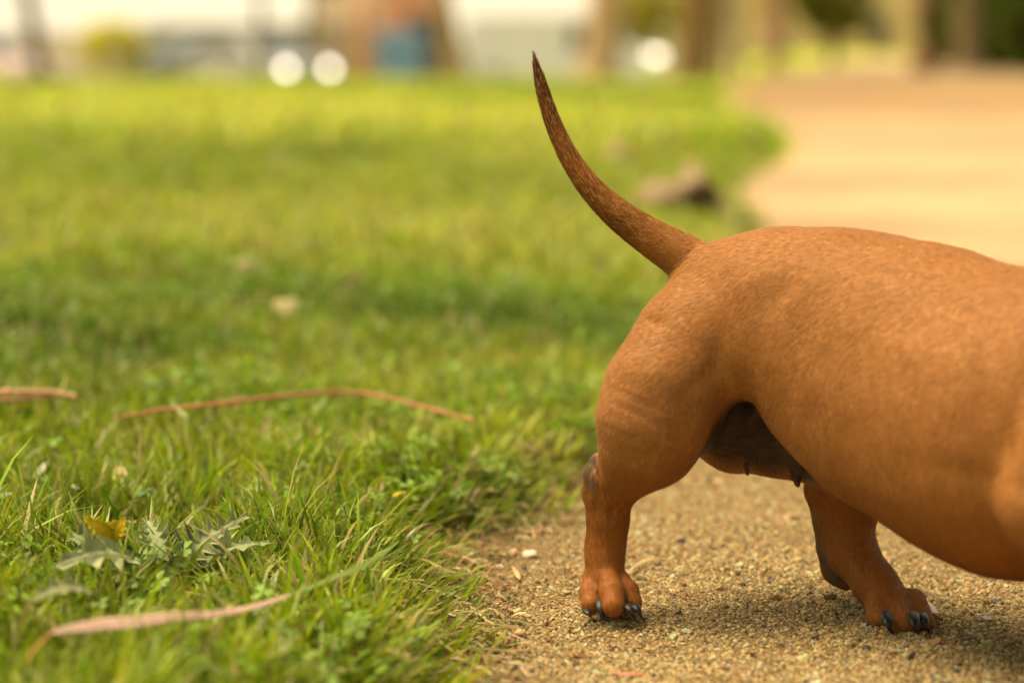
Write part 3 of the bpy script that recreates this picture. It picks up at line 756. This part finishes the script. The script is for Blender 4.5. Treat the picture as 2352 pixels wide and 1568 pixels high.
stick('twig', [(-60, 925), (0, 921), (60, 918), (110, 914)], [6, 6, 5, 4], mat('brown_twig', (.36, .18, .09), .7, (150, .3)), 'thinner brown stick just in front of the thick pale red stick', 'twig', lift=.026, knots=7)

def jag_leaf(name, a, c, hw, m, lobes=5, jag=.55, arch=.010, z0=.02, z1=.035, parent=None, spike=1.0, seed=0, face=.5):
    """deeply toothed leaf from photo position a to c"""
    rnd = random.Random(seed)
    A = Vector(Gs(a[0], a[1], z0)); B = Vector(Gs(c[0], c[1], z1)); n = lobes * 4; b = MB()
    d = (B - A); up = Vector((0, -face, 1)).normalized(); s = d.cross(up).normalized(); nn = s.cross(d).normalized()
    hwm = hw * 1.35 * A.y / F; rows = []
    for i in range(n + 1):
        t = i / n; p = A + d * t + nn * (arch * math.sin(math.pi * t))
        env = math.sin(math.pi * min(1, t * .93 + .07) ** .75)
        row = []
        for side in (-1, 1):
            ph = (i + (1 if side > 0 else 0)) % 4
            k = (1 - jag, 1 - jag * .35, 1.18 * spike, 1 - jag * .7)[ph] * rnd.uniform(.8, 1.2)
            r = hwm * env * k; fwd = d.normalized() * (hwm * .35 * (k - .5))
            q = p + s * (side * r) + fwd + nn * (r * (.18 + rnd.uniform(-.2, .45) * k)); row.append((p + s * (side * r * .45) + nn * (-r * .12), q))
        rows.append((p, row))
    ix = []
    for p, row in rows:
        k = len(b.v); b.v += [tuple(row[0][1]), tuple(row[0][0]), tuple(p), tuple(row[1][0]), tuple(row[1][1])]
        ix.append(k)
    for k, k2 in zip(ix[:-1], ix[1:]):
        for j in range(4): b.f.append((k + j, k + j + 1, k2 + j + 1, k2 + j))
    o = b.build(name, m, None, False)
    md = o.modifiers.new('thickness', 'SOLIDIFY'); md.thickness = .0003
    if parent is not None: o.parent = parent; o.location = -Vector(parent.location)
    return o
M_thistle = mat('thistle_leaf', (.30, .35, .15), .6, (150, .25), (300, .3, .001), transl=.25)
M_thistle2 = mat('pale_thistle_leaf', (.36, .38, .18), .6, (130, .25), (300, .3, .001), transl=.25)
M_yellow = mat('yellow_leaf', (.62, .46, .015), .6, (200, .2), transl=.3)
th = empty('thistle', tuple(Gs(398, 1330, 0)))
tag(th, 'spiky grey green thistle with leaves fanning out above the pink leaf', 'thistle')
jag_leaf('leaf', (402, 1338), (338, 1192), 34, M_thistle, 8, .6, .008, .010, .040, th, 1.25, 1, 1.5)
jag_leaf('leaf', (398, 1330), (575, 1180), 32, M_thistle2, 9, .6, .010, .010, .046, th, 1.25, 2, 1.2)
jag_leaf('leaf', (405, 1330), (632, 1246), 24, M_thistle, 6, .5, .008, .010, .034, th, 1.1, 3)
jag_leaf('leaf', (395, 1328), (420, 1240), 22, M_thistle, 5, .6, .006, .008, .036, th, 1.2, 4, 2.)
th2 = empty('thistle', tuple(Gs(260, 1275, 0)))
tag(th2, 'young thistle with broad holly like leaves under the yellow leaf', 'thistle')
jag_leaf('leaf', (305, 1282), (112, 1306), 32, M_thistle2, 4, .5, .008, .032, .036, th2, 1.1, 5, 1.5)
jag_leaf('leaf', (230, 1275), (165, 1222), 26, M_thistle, 3, .5, .004, .022, .034, th2, 1.2, 6, 2)
jag_leaf('leaf', (290, 1268), (330, 1300), 20, M_thistle, 3, .5, .004, .015, .015, th2, 1.2, 7, 1)
th3 = empty('thistle', tuple(Gs(150, 1370, 0)))
tag(th3, 'flat pale toothed thistle leaves low in the grass behind the pink leaf', 'thistle')
jag_leaf('leaf', (205, 1356), (62, 1384), 24, M_thistle2, 4, .5, .006, .036, .036, th3, 1.1, 8, 1)
jag_leaf('leaf', (150, 1372), (135, 1340), 16, M_yellow, 3, .4, .003, .020, .03, th3, 1.0, 9, 1)
yl = empty('yellow_leaf', tuple(Gs(245, 1225, 0)))
tag(yl, 'bright yellow lobed leaf standing up in the grass beside the thistles', 'leaf')
jag_leaf('lobe', (262, 1240), (192, 1186), 17, M_yellow, 5, .18, .003, .042, .056, yl, 1.0, 10, 2.5)
jag_leaf('lobe', (258, 1240), (288, 1188), 16, M_yellow, 5, .18, .003, .042, .056, yl, 1.0, 11, 2.5)

def oval(u0, v0, u1, v1, hw, m, label, lift=.02, face=.8, fold=.2, cat='leaf', name='small_leaf'):
    return ribbon(name, [(u0, v0), (u0 * .75 + u1 * .25, v0 * .75 + v1 * .25 - hw * .1), ((u0 + u1) / 2, (v0 + v1) / 2 - hw * .2), (u0 * .25 + u1 * .75, v0 * .25 + v1 * .75), (u1, v1)],
                  [.6, hw * .8, hw, hw * .8, .6], m, label, cat, lift=lift, face=face, fold=fold)
M_pale = mat('pale_green_leaf', (.28, .33, .19), .45, (100, .15), transl=.2); M_tanleaf = mat('tan_leaf', (.52, .37, .17), .6, (150, .25), transl=.15)
M_whiteleaf = mat('whitish_leaf', (.38, .39, .24), .6, (200, .25), transl=.2); M_green = mat('round_green_leaf', (.10, .20, .035), .45, (100, .2), transl=.3)
oval(950, 1088, 990, 1082, 6, M_pale, 'pale green oval leaf held above the short grass near the lawn edge', .03)
oval(902, 1140, 932, 1128, 7, M_yellow, 'small orange yellow leaf on the grass right of the lawn centre', .03)
oval(915, 1090, 945, 1100, 7, M_green, 'dull green oval leaf just left of the pale oval one', .025)
oval(82, 1100, 112, 1056, 10, M_whiteleaf, 'whitish crumpled leaf in the grass far left', .03, 2)
oval(160, 1115, 182, 1122, 7, M_pale, 'tiny cream oval leaf right of the whitish crumpled leaf', .03)
oval(262, 1078, 292, 1090, 11, M_tanleaf, 'curled tan leaf in the grass left of the twig end', .03, 1.6)
oval(385, 1090, 418, 1082, 9, M_pale, 'grey green rounded leaf in the mid lawn', .028)
oval(392, 1060, 420, 1048, 9, M_green, 'dark green rounded leaf behind the grey green one', .03, 1.5)
oval(318, 1140, 345, 1120, 13, M_green, 'broad round bright green leaf above the yellow leaf', .03, 1.5)
oval(0, 1145, 30, 1130, 10, M_pale, 'grey green leaf at the left edge of the lawn', .03)
oval(150, 1318, 190, 1300, 17, M_green, 'broad round green leaf below the holly like thistle', .02, 1.5)
oval(262, 1300, 278, 1262, 15, M_green, 'upright heart shaped green leaf beside the thistle base', .022, 3)
oval(1178, 1300, 1194, 1330, 6, M_tanleaf, 'olive tan lance shaped leaf on the gravel left of the hind paw', .003, 1, .15)
ribbon('dry_leaf', [(1446, 1310), (1462, 1297), (1485, 1286), (1515, 1280)], [2, 4, 5, 1], M_tanleaf, 'curled grey tan dry leaf on the gravel right of the near hind paw', 'leaf', lift=.004, face=1)
ribbon('dry_leaf', [(1930, 1352), (1985, 1350), (2040, 1358), (2085, 1366), (2120, 1384), (2152, 1408)], [4, 11, 15, 20, 18, 6], mat('pink_flat_leaf', (.66, .42, .34), .7, (500, .25), (900, .3, .001)), 'pale pink dry leaf lying flat behind the far hind paw', 'leaf', lift=.004, face=.2, fold=.05)
ribbon('bark_chip', [(1402, 1540), (1440, 1548), (1480, 1545)], [3, 6, 3], M_twig, 'flat orange brown bark chip on the gravel at the bottom of the photo', 'bark chip', lift=.003)
ribbon('dry_leaf', [(1080, 1290), (1104, 1283), (1128, 1294)], [1, 4, 1], M_tanleaf, 'small folded straw leaf on dirt near the lawn edge', 'leaf', lift=.003)
def pebble(u, v, rx, ry, m, label, seed, name='pebble'):
    import bmesh
    if name == 'pebble': rx *= 1.3; ry *= 1.3
    bm = bmesh.new(); bmesh.ops.create_icosphere(bm, subdivisions=3, radius=1)
    p = Gs(u, v, 0); s = p[1] / F; rs = np.random.default_rng(seed)
    co = np.array([q.co for q in bm.verts]); nz = vnoise(co + seed * 3.1, 1.3) - .5; nz2 = vnoise(co + seed, 4.) - .5
    for q, a, a2 in zip(bm.verts, nz, nz2):
        k = 1 + a * .7 + a2 * .12; q.co = Vector((q.co.x * rx * s * k, q.co.y * rx * s * .8 * k, q.co.z * ry * s * k))
    me = bpy.data.meshes.new(name); bm.to_mesh(me); bm.free()
    for f in me.polygons: f.use_smooth = True
    o = link(name, me, m); o.location = (p[0], p[1], p[2] + ry * s * .55); o.rotation_euler = (0, 0, rs.uniform(0, 6))
    return tag(o, label, 'pebble')
M_white = mat('white_flint', (.66, .56, .40), .6, (300, .25), (500, .4, .001)); M_dark = mat('dark_stone', (.055, .05, .048), .6, (300, .3), (500, .4, .001)); M_tan = mat('tan_stone', (.44, .29, .14), .8, (300, .25), (500, .5, .001))
for a in [(1215, 1278, 13, 8, M_white, 'whitish angular flint flake on the gravel left of the hind leg', 1), (1182, 1274, 10, 7, M_tan, 'tan pebble touching the whitish flint flake', 2),
          (1436, 1409, 8, 7, M_tan, 'tan pebble between the claws of the near hind paw', 3), (1204, 1307, 6, 5, M_dark, 'dark pebble under the flint flake', 4),
          (1148, 1305, 8, 5, M_white, 'small cream stone at the lawn edge left of the flint flake', 5), (1512, 1300, 6, 4, M_dark, 'dark pebble beside the curled dry leaf', 6),
          (1300, 1312, 5, 4, M_dark, 'tiny dark pebble left of the near hind leg', 7), (1850, 1570, 8, 6, M_dark, 'dark pebble near the bottom of the path', 8),
          (1990, 1492, 10, 6, M_dark, 'flat dark pebble in front of the far hind paw', 9), (1832, 1290, 9, 6, M_tan, 'tan stone on the gravel between the hind legs', 10),
          (1815, 1195, 15, 9, M_tan, 'larger orange tan stone under the belly', 11), (2290, 1388, 13, 6, M_dark, 'dark brown stone behind the far paw on the right', 12),
          (1650, 1110, 14, 5, M_tan, 'low tan stone far under the belly', 13), (1195, 1462, 14, 10, M_tan, 'brown clod on the path beside the lower lawn edge', 14), (1430, 1300, 6, 9, M_tan, 'brown pebble at the right side of the near hind leg', 15),
          (2010, 1265, 8, 5, M_dark, 'dark pebble in front of the far hind leg', 16), (1770, 1330, 6, 4, M_dark, 'small dark pebble midway between the two hind paws', 17)]:
    pebble(*a)

# ------------------------------------------------------------------ middle distance: exposed roots and a stone on the lawn
M_root = mat('weathered_root', (.32, .21, .13), .9, (20, .3), (60, .6, .01))
def Gz(u, v, z): return Gs(u, v, z)
rt = empty('exposed_root', tuple(Gs(1560, 480, 0)))
tag(rt, 'gnarled brown root hump on the lawn behind the tail', 'tree root')
b = MB(); b.tube([Gs(1440, 482, 0), Gs(1490, 470, .012), Gs(1545, 455, .022), Gs(1588, 440, .045), Gs(1612, 440, .058), Gs(1640, 470, .022), Gs(1690, 520, 0)], [.012, .022, .030, .034, .026, .026, .012], 12)
b.build('root', M_root, rt, True).location = -rt.location
b = MB(); b.tube([Gs(1600, 430, .045), Gs(1592, 400, .055), Gs(1580, 380, .05)], [.022, .018, .008], 10)
b.build('knob', M_root, rt, True).location = -rt.location
pebble(1420, 385, 46, 38, mat('beige_rock', (.46, .34, .17), .9, (12, .3), (60, .5, .01)), 'blurred beige rock on the lawn right of the tail', 20, 'rock')
pebble(1505, 458, 50, 24, mat('pinkish_rock', (.36, .24, .17), .9, (12, .3), (60, .5, .01)), 'low pinkish brown rock beside the root hump', 21, 'rock')

# pale leaves dropped on the middle and far lawn, all alike at this blur
first = None
for k_, (u, v, lb_) in enumerate([(150, 372, 'leaf farthest left and highest on the lawn'), (708, 560, 'leaf at the centre of the lawn'), (820, 640, 'leaf just below the lawn centre'),
      (1290, 470, 'leaf left of the tail, below the rock'), (560, 610, 'leaf a little left of the mid lawn centre'), (1380, 600, 'leaf under the curve of the tail'), (900, 450, 'leaf beyond the centre of the lawn'), (655, 700, 'leaf on the dark green band of clover')]):
    p = Gs(u, v, .05)
    if first is None:
        b = MB(); n_ = 14
        b.v = [(0, 0, .006)] + [(math.cos(a) * .030 * (1 + .2 * math.sin(3 * a)), math.sin(a) * .019, .008 * math.sin(2 * a)) for a in [i * 6.283 / n_ for i in range(n_)]]
        b.f = [(0, 1 + i, 1 + (i + 1) % n_) for i in range(n_)]
        o = b.build('fallen_leaf', mat('pale_fallen_leaf', (.36, .31, .12), .7, (40, .2), transl=.2), None, True); first = o
    else:
        o = first.copy(); COL.objects.link(o)
    sc_ = .34 + .35 * ((k_ * 37) % 10) / 10 * (p[1] / 3.5)
    o.location = p; o.rotation_euler = (.5 + (k_ % 3) * .2, .2, k_ * 1.7); o.scale = (sc_,) * 3
    tag(o, 'dry tan blurred ' + lb_, 'leaf', 'pale dry leaves on the middle lawn')
# ------------------------------------------------------------------ background
def leaf_cloud(center, rad, n, size, seed, col, clump=1.0, thr=.42, flat=False):
    rs = np.random.default_rng(seed); P = rs.normal(0, 1, (n * 4, 3)); P /= np.linalg.norm(P, axis=1, keepdims=True); P *= rs.random((n * 4, 1)) ** .45
    wv = vnoise(P + seed * 7.3, 2.2 * clump); P = P[(wv > thr)][:n]; wv2 = vnoise(P + seed * 3., 3.0)
    n = len(P); C = np.array(center) + P * np.array(rad) * (.86 + .3 * wv2[:, None])
    a = rs.normal(0, 1, (n, 3)); a /= np.linalg.norm(a, axis=1, keepdims=True); b2 = np.cross(a, rs.normal(0, 1, (n, 3))); b2 /= np.linalg.norm(b2, axis=1, keepdims=True)
    s = size * rs.uniform(.6, 1.4, (n, 1))
    V = np.stack([C - a * s, C + b2 * s * .5, C + a * s, C - b2 * s * .5], 1).reshape(-1, 3)
    cc = np.array(col) * rs.uniform(.6, 1.5, (n, 1)) * (.7 + .6 * wv2[:, None])
    return V, np.arange(4 * n).reshape(-1, 4), np.repeat(cc, 4, 0)
M_leaves = mat('foliage', attr='Col', rough=.5, spec=.4, transl=.4)
def cloud_obj(name, parent, specs):
    V = []; Q = []; C = []; o = 0
    for s in specs:
        v, q, c = leaf_cloud(*s); V.append(v); Q.append(q + o); C.append(c); o += len(v)
    me = mesh_np(name, np.concatenate(V) - np.array(parent.location), [np.concatenate(Q)], np.clip(np.concatenate(C), 0, .9), False)
    return link(name, me, M_leaves, parent)
def gz(x, y): return surf_z(x, y)
BARK = {}
def bark(c):
    if c not in BARK: BARK[c] = mat('bark', c, .95, (6, .35), (14, .8, .04), spec=.1)
    return BARK[c]
def tree(u0, ub, Y, wpx, col, label, seed, crown=(.09, .12, .02), cz=4.6, cr=2.2, nl=2600, group='trees lining the park', name='park_tree', H=None):
    """u0: position at the top edge of the photo, ub: position of the foot"""
    foot = W(ub, 110, Y); zb = gz(foot[0], Y); top = W(u0, 0, Y); foot[2] = zb - .05; r = wpx / 2 * Y / F
    d = (top - foot) / (top[2] - foot[2])
    t = empty(name, (foot[0], Y, zb)); tag(t, label, 'tree', group)
    b = MB(); rs = random.Random(seed); zz = [0, .12, .35, .9, 1.6, 2.4, cz - .6, cz + .8]
    b.tube([foot + d * z + np.array([math.sin(z * 1.7 + seed) * r * .18, 0, 0]) for z in zz], [r * 1.75, r * 1.3, r * 1.06, r, r * .95, r * .88, r * .6, r * .25], 14)
    tp_ = foot + d * 2.6
    for k in range(5):
        a = rs.uniform(0, 6.28); s0 = foot + d * rs.uniform(2.3, cz - .4); e0 = s0 + np.array([math.cos(a) * cr * .7, math.sin(a) * cr * .7, rs.uniform(.6, 1.4)])
        b.tube([s0, (s0 + e0) / 2 + np.array([0, 0, .15]), e0], [r * .42, r * .28, r * .1], 8)
    b.v = [tuple(np.array(q) - np.array(t.location)) for q in b.v]
    b.build('trunk', bark(col), t, True)
    c0 = foot + d * cz
    cloud_obj('crown', t, [((c0[0] + rs.uniform(-.9, .9) * cr * .6, Y + rs.uniform(-.9, .9) * cr * .6, c0[2] + rs.uniform(-.5, .7)), (cr * .7, cr * .7, cr * .5), nl // 4, .11, seed * 10 + j, crown) for j in range(4)])
    return t
tree(66, 102, 42, 34, (.05, .04, .03), 'dark leaning trunk at the far left beside the yellowish bush', 1)
tree(598, 604, 46, 20, (.17, .15, .09), 'thin grey trunk behind the silver cars, left one of two', 2, cr=1.8)
tree(716, 712, 47, 19, (.17, .15, .09), 'thin grey trunk rising above the two headlamps with added glow', 3, cr=1.8)
tree(1018, 1076, 34, 38, (.34, .24, .14), 'brown leaning trunk right of the blue bin', 4)
tree(1392, 1378, 29, 84, (.46, .30, .19), 'thick light brown trunk just right of the tail tip', 5)
tree(1598, 1584, 31, 82, (.30, .18, .08), 'thick dark brown trunk right of the bright round glow', 6)
tree(1772, 1776, 38, 66, (.46, .28, .17), 'pinkish brown trunk at the left side of the track', 7)
tree(1690, 1694, 52, 34, (.50, .38, .26), 'pale slim trunk between the dark brown and pinkish trunks', 8)
tree(2128, 2122, 34, 54, (.26, .15, .07), 'brown trunk in front of the dark foliage on the right', 9, (.05, .075, .008))
tree(2222, 2232, 36, 56, (.26, .19, .10), 'greyish trunk nearest the right corner of the photo', 10, (.05, .075, .008))
tree(1660, 1655, 60, 22, (.30, .22, .12), 'slender far trunk left of the pale slim trunk', 12, cr=1.6)
def bush(u, v, Y, ru, rv, col, label, seed, n=3500, size=.05, name='bush', stems=True, dy=.8):
    c = W(u, v, Y); x, y = c[0], c[1]; rx = ru * Y / F; rz = rv * Y / F; zb = gz(x, y)
    t = empty(name, (x, y, zb)); tag(t, label, 'bush' if name == 'bush' else 'tree')
    cloud_obj('foliage' if name == 'bush' else 'crown', t, [((c[0], c[1], c[2]), (rx, rx * dy, rz), n, size, seed, col)])
    b = MB()
    for k in range(5):
        a = k * 1.26; b.tube([(math.cos(a) * .03, math.sin(a) * .03, -.05), (math.cos(a) * rx * .15, math.sin(a) * rx * .15, (c[2] - zb) * .6), (math.cos(a) * rx * .5, math.sin(a) * rx * .4, c[2] - zb + rz * .3)], [.03, .022, .01], 6)
    b.build('stem', bark((.16, .10, .05)), t, True)
    return t
bush(262, 108, 46, 74, 62, (.70, .62, .02), 'rounded yellow green bush beside the dark leaning trunk', 31, 5000)
bush(2290, 60, 37, 125, 105, (.15, .20, .012), 'dark green bush filling the right corner', 32, 14000, .06)
bush(2400, 70, 33, 110, 120, (.13, .17, .012), 'dark green bush partly outside the right edge', 33, 10000, .06)
bush(1915, -10, 46, 95, 92, (.17, .18, .010), 'low dark olive tree crown hanging above the far end of the track', 34, 14000, .07, 'hanging_tree')
bush(1498, 22, 66, 84, 84, (.50, .44, .05), 'olive tree crown between the two thick trunks', 35, 5000, .07, 'olive_tree')
bush(2180, 30, 44, 80, 105, (.12, .15, .010), 'narrow dark bush between the brown and grey trunks', 36, 9000, .06)
bush(1650, 20, 80, 60, 60, (.38, .33, .06), 'pale olive bush far behind the slender trunk', 37, 3000, .08)

M_tyre = mat('tyre_rubber', (.02, .02, .02), .9, (30, .2)); M_rim = mat('wheel_rim', (.5, .5, .5), .3, metallic=.9); M_glass = mat('car_window', (.06, .08, .09), .08, spec=.6, coat=.5)
M_lamp = mat('headlamp_added_glow', (1, .86, .70), .2, emit=3.4)  # glow added to the headlamps to make bright bokeh discs
M_lampoff = mat('lamp_glass', (.7, .7, .7), .15)
M_tail = mat('tail_lamp', (.4, .02, .02), .2)
def car(u, Y, yaw, col, label, add_glow=True, kind='hatch', name='parked_car', lz=.66, lampm=None):
    x = W(u, 110, Y)[0]; zb = gz(x, Y)
    t = empty(name, (x, Y, zb)); t.rotation_euler = (0, 0, yaw); tag(t, label, 'car' if kind == 'hatch' else 'van', 'vehicles parked beyond the lawn')
    paint = mat('car_paint', col, .35, (2, .05), spec=.5, coat=.5)
    if kind == 'hatch':
        prof = [(-2.05, .35), (-2.1, .62), (-2.02, .95), (-1.55, 1.05), (-1.0, 1.40), (-.4, 1.47), (.25, 1.43), (.95, 1.0), (1.6, .90), (2.0, .74), (2.08, .5), (2.02, .3)]
        win = [(-1.35, 1.03), (-.92, 1.34), (-.38, 1.40), (.2, 1.36), (.78, 1.01)]; L = 1.3
    else:
        prof = [(-2.3, .4), (-2.35, .8), (-2.32, 1.75), (-2.15, 1.95), (.9, 1.95), (1.25, 1.85), (1.85, 1.15), (2.3, 1.0), (2.42, .7), (2.38, .35)]
        win = [(.35, 1.1), (.35, 1.7), (1.15, 1.7), (1.62, 1.12)]; L = 1.45
    def ext(prof, hw, inset):
        b = MB(); m = len(prof)
        for s, k in ((-1, inset), (-1, 0), (1, 0), (1, inset)):
            for (px, pz) in prof:
                b.v.append((px * (1 - (k * .6)), s * (hw - (0 if k else 0) - (.0 if k == 0 else 0)) * (1 if k == 0 else 1.0) * (1 - (.10 * max(0, pz - .9))) + (0 if k == 0 else s * .04), pz * (1 - k * .15) + k * .05))
        for r in range(3):
            for i in range(m):
                i2 = (i + 1) % m; b.f.append((r*m + i, r*m + i2, (r+1)*m + i2, (r+1)*m + i))
        b.f.append(tuple(range(m))); b.f.append(tuple(range(3*m, 4*m))[::-1]); return b
    ext(prof, .82, .06).build('body', paint, t)
    for s in (-1, 1):
        b = MB(); y0 = s * .80
        fr = [(px, s * (.875 * (1 - .10 * max(0, pz - .9))), pz) for px, pz in win]; bk = [(px, s * (.83 * (1 - .10 * max(0, pz - .9))), pz) for px, pz in win]
        m = len(win); b.v += fr + bk; b.f.append(tuple(range(m))); b.f.append(tuple(range(m, 2*m))[::-1])
        for i in range(m): b.f.append((i, (i+1) % m, m + (i+1) % m, m + i))
        b.build('window', M_glass, t)
        for wx in (-L, L):
            b = MB(); b.tube([(wx, s * .70, .32), (wx, s * .72, .32), (wx, s * .88, .32), (wx, s * .90, .32)], [.27, .32, .32, .27], 20); wh = b.build('wheel', M_tyre, t)
            b = MB(); b.tube([(wx, s * .89, .32), (wx, s * .915, .32)], [.2, .17], 14); b.build('rim', M_rim, wh)
        fx = 2.06 if kind == 'hatch' else 2.40
        b = MB(); b.tube([(fx - .12, s * .60, lz), (fx - .02, s * .60, lz), (fx + .015, s * .60, lz)], [.11, .11, .06], 14); b.build('headlight', (lampm or M_lamp) if add_glow else M_lampoff, t, True)
        b = MB(); b.box((-fx - .02, s * .66, .82), (.06, .22, .14)); b.build('tail_light', M_tail, t)
    b = MB()
    if kind == 'hatch': b.poly([(1.0, -.62, 1.02), (1.0, .62, 1.02), (.36, .58, 1.40), (.36, -.58, 1.40)])
    else: b.poly([(1.86, -.68, 1.18), (1.86, .68, 1.18), (1.32, .62, 1.82), (1.32, -.62, 1.82)])
    o = b.build('windscreen', M_glass, t); o.location = (.03, 0, .03)
    md = o.modifiers.new('thickness', 'SOLIDIFY'); md.thickness = .02
    return t
car(470, 62, math.radians(200), (.30, .32, .34), 'silver grey parked car left of the two thin trunks', False)
car(600, 58, math.radians(-52), (.34, .33, .30), 'dull silver car with an added glow in both headlamps')
car(1290, 60, math.radians(-12), (.72, .70, .66), 'white van behind the tail tip and the light brown trunk', True, 'van', 'parked_van', .95, mat('headlamp_dim_added_glow', (1, .86, .66), .2, emit=2.3))  # van headlamps get a weaker added glow for their bokeh disc
car(-60, 55, math.radians(-38), (.66, .46, .40), 'pale pinkish car cut off by the left edge of the photo', False)
def post(u, Y, wpx, z1, col, label, name, cat):
    x = W(u, 110, Y)[0]; zb = gz(x, Y); r = wpx / 2 * Y / F; t = empty(name, (x, Y, zb)); tag(t, label, cat)
    b = MB(); b.tube([(0, 0, -.05), (0, 0, z1 * .5), (0, 0, z1)], [r, r, r * .95], 12); m = mat('painted_post', col, .6, (8, .1)); b.build('shaft', m, t, True)
    b = MB(); b.tube([(0, 0, z1), (0, 0, z1 + r), (0, 0, z1 + r * 1.3)], [r * 1.2, r * 1.1, r * .3], 12); b.build('cap', m, t, True); return t
post(834, 54, 34, 3.4, (.72, .38, .22), 'salmon coloured round column left of the blue bin', 'column', 'column')
post(262, 43, 30, .95, (.66, .55, .36), 'short cream bollard in front of the yellow green bush', 'bollard', 'bollard')
# blue bin
x = W(918, 110, 56)[0]; zb = gz(x, 56)
t = empty('waste_container', (x, 56, zb)); tag(t, 'blue waste container standing between the salmon column and brown trunk', 'waste bin')
M_blue = mat('blue_plastic', (.20, .36, .60), .5, (5, .1))
b = MB(); b.box((0, 0, .76), (1.02, .8, 1.28), taper=1.06); b.build('tub', M_blue, t)
b = MB(); b.box((0, 0, 1.445), (1.14, .92, .09), taper=.9); b.build('lid', mat('blue_lid', (.18, .33, .55), .5), t)
for sx in (-.4, .4):
    for sy in (-.3, .3):
        b = MB(); b.tube([(sx, sy - .03, .07), (sx, sy + .03, .07)], .07, 12); b.build('castor', M_tyre, t)
# buildings
def building(u0, u1, Y, H, col, label, wins, wcol=(.08, .09, .10), name='house', door=None):
    x0 = W(u0, 110, Y)[0]; x1 = W(u1, 110, Y)[0]; zb = gz((x0 + x1) / 2, Y); t = empty(name, ((x0 + x1) / 2, Y, zb)); tag(t, label, 'building')
    w2 = (x1 - x0); wm = mat('plaster', col, .9, (.8, .10), (6, .2, .02)); b = MB(); b.box((0, 4, H / 2 - .3), (w2, 8, H + .6)); b.build('wall', wm, t)
    b = MB(); b.box((0, 4, H + .1), (w2 + .6, 8.6, .3)); b.build('roof', mat('roof_edge', (.30, .14, .08), .8, (2, .2)), t)
    gm = mat('window_glass', wcol, .1, spec=.6)
    fm = mat('window_frame', (.6, .58, .52), .6)
    for (fx, z, ww, hh) in wins:
        cx = -w2 / 2 + fx * w2; f = MB(); f.box((cx, -.02, z), (ww + .16, .10, hh + .16)); fo = f.build('window', fm, t)
        g = MB(); g.box((cx, -.08, z), (ww, .04, hh)); g.build('pane', gm, fo)
    if door is not None:
        cx = -w2 / 2 + door * w2; g = MB(); g.box((cx, -.03, 1.05), (1.0, .1, 2.1)); d = g.build('door', mat('door_paint', (.12, .10, .08), .6), t)
        g = MB(); g.box((cx + .38, -.1, 1.0), (.06, .06, .14)); g.build('handle', M_rim, d)
building(872, 1006, 74, 4.6, (.75, .36, .24), 'terracotta red kiosk building above the blue bin', [(.5, 3.6, .7, .7)], door=.75)
building(1560, 2700, 118, 5.2, (.60, .44, .25), 'sandy tan building at the far end of the track', [(.2, 3.9, 1.4, 1.2), (.5, 3.9, 1.4, 1.2), (.8, 3.9, 1.4, 1.2)], door=.4)
building(726, 868, 90, 5.4, (.88, .66, .52), 'pale pink house corner behind the salmon column', [(.3, 4.0, 1.0, 1.2)], door=.7)
# low walls along the street
def garden_wall(u0, u1, Y, H, col, label):
    x0 = W(u0, 110, Y)[0]; x1 = W(u1, 110, Y)[0]; xm = (x0 + x1) / 2
    t = empty('garden_wall', (xm, Y, gz(xm, Y))); tag(t, label, 'wall')
    b = MB(); b.box((0, 0, H / 2 - .05), (x1 - x0, .25, H + .1)); b.build('wall', mat('render_coat', col, .9, (1.5, .15)), t)
    b = MB(); b.box((0, 0, H + .04), (x1 - x0 + .1, .34, .08)); b.build('coping', mat('coping', (.5, .46, .38), .9, (3, .1)), t)
garden_wall(-900, 330, 80, 1.55, (.85, .72, .55), 'long cream wall behind the pinkish car and yellow green bush')
garden_wall(334, 640, 78, 1.75, (.34, .33, .28), 'grey wall behind the silver grey car')
garden_wall(644, 880, 76, 1.80, (.42, .36, .28), 'brownish grey wall behind the two thin trunks')
garden_wall(1005, 1560, 82, 1.30, (.85, .80, .66), 'low white wall behind the white van')
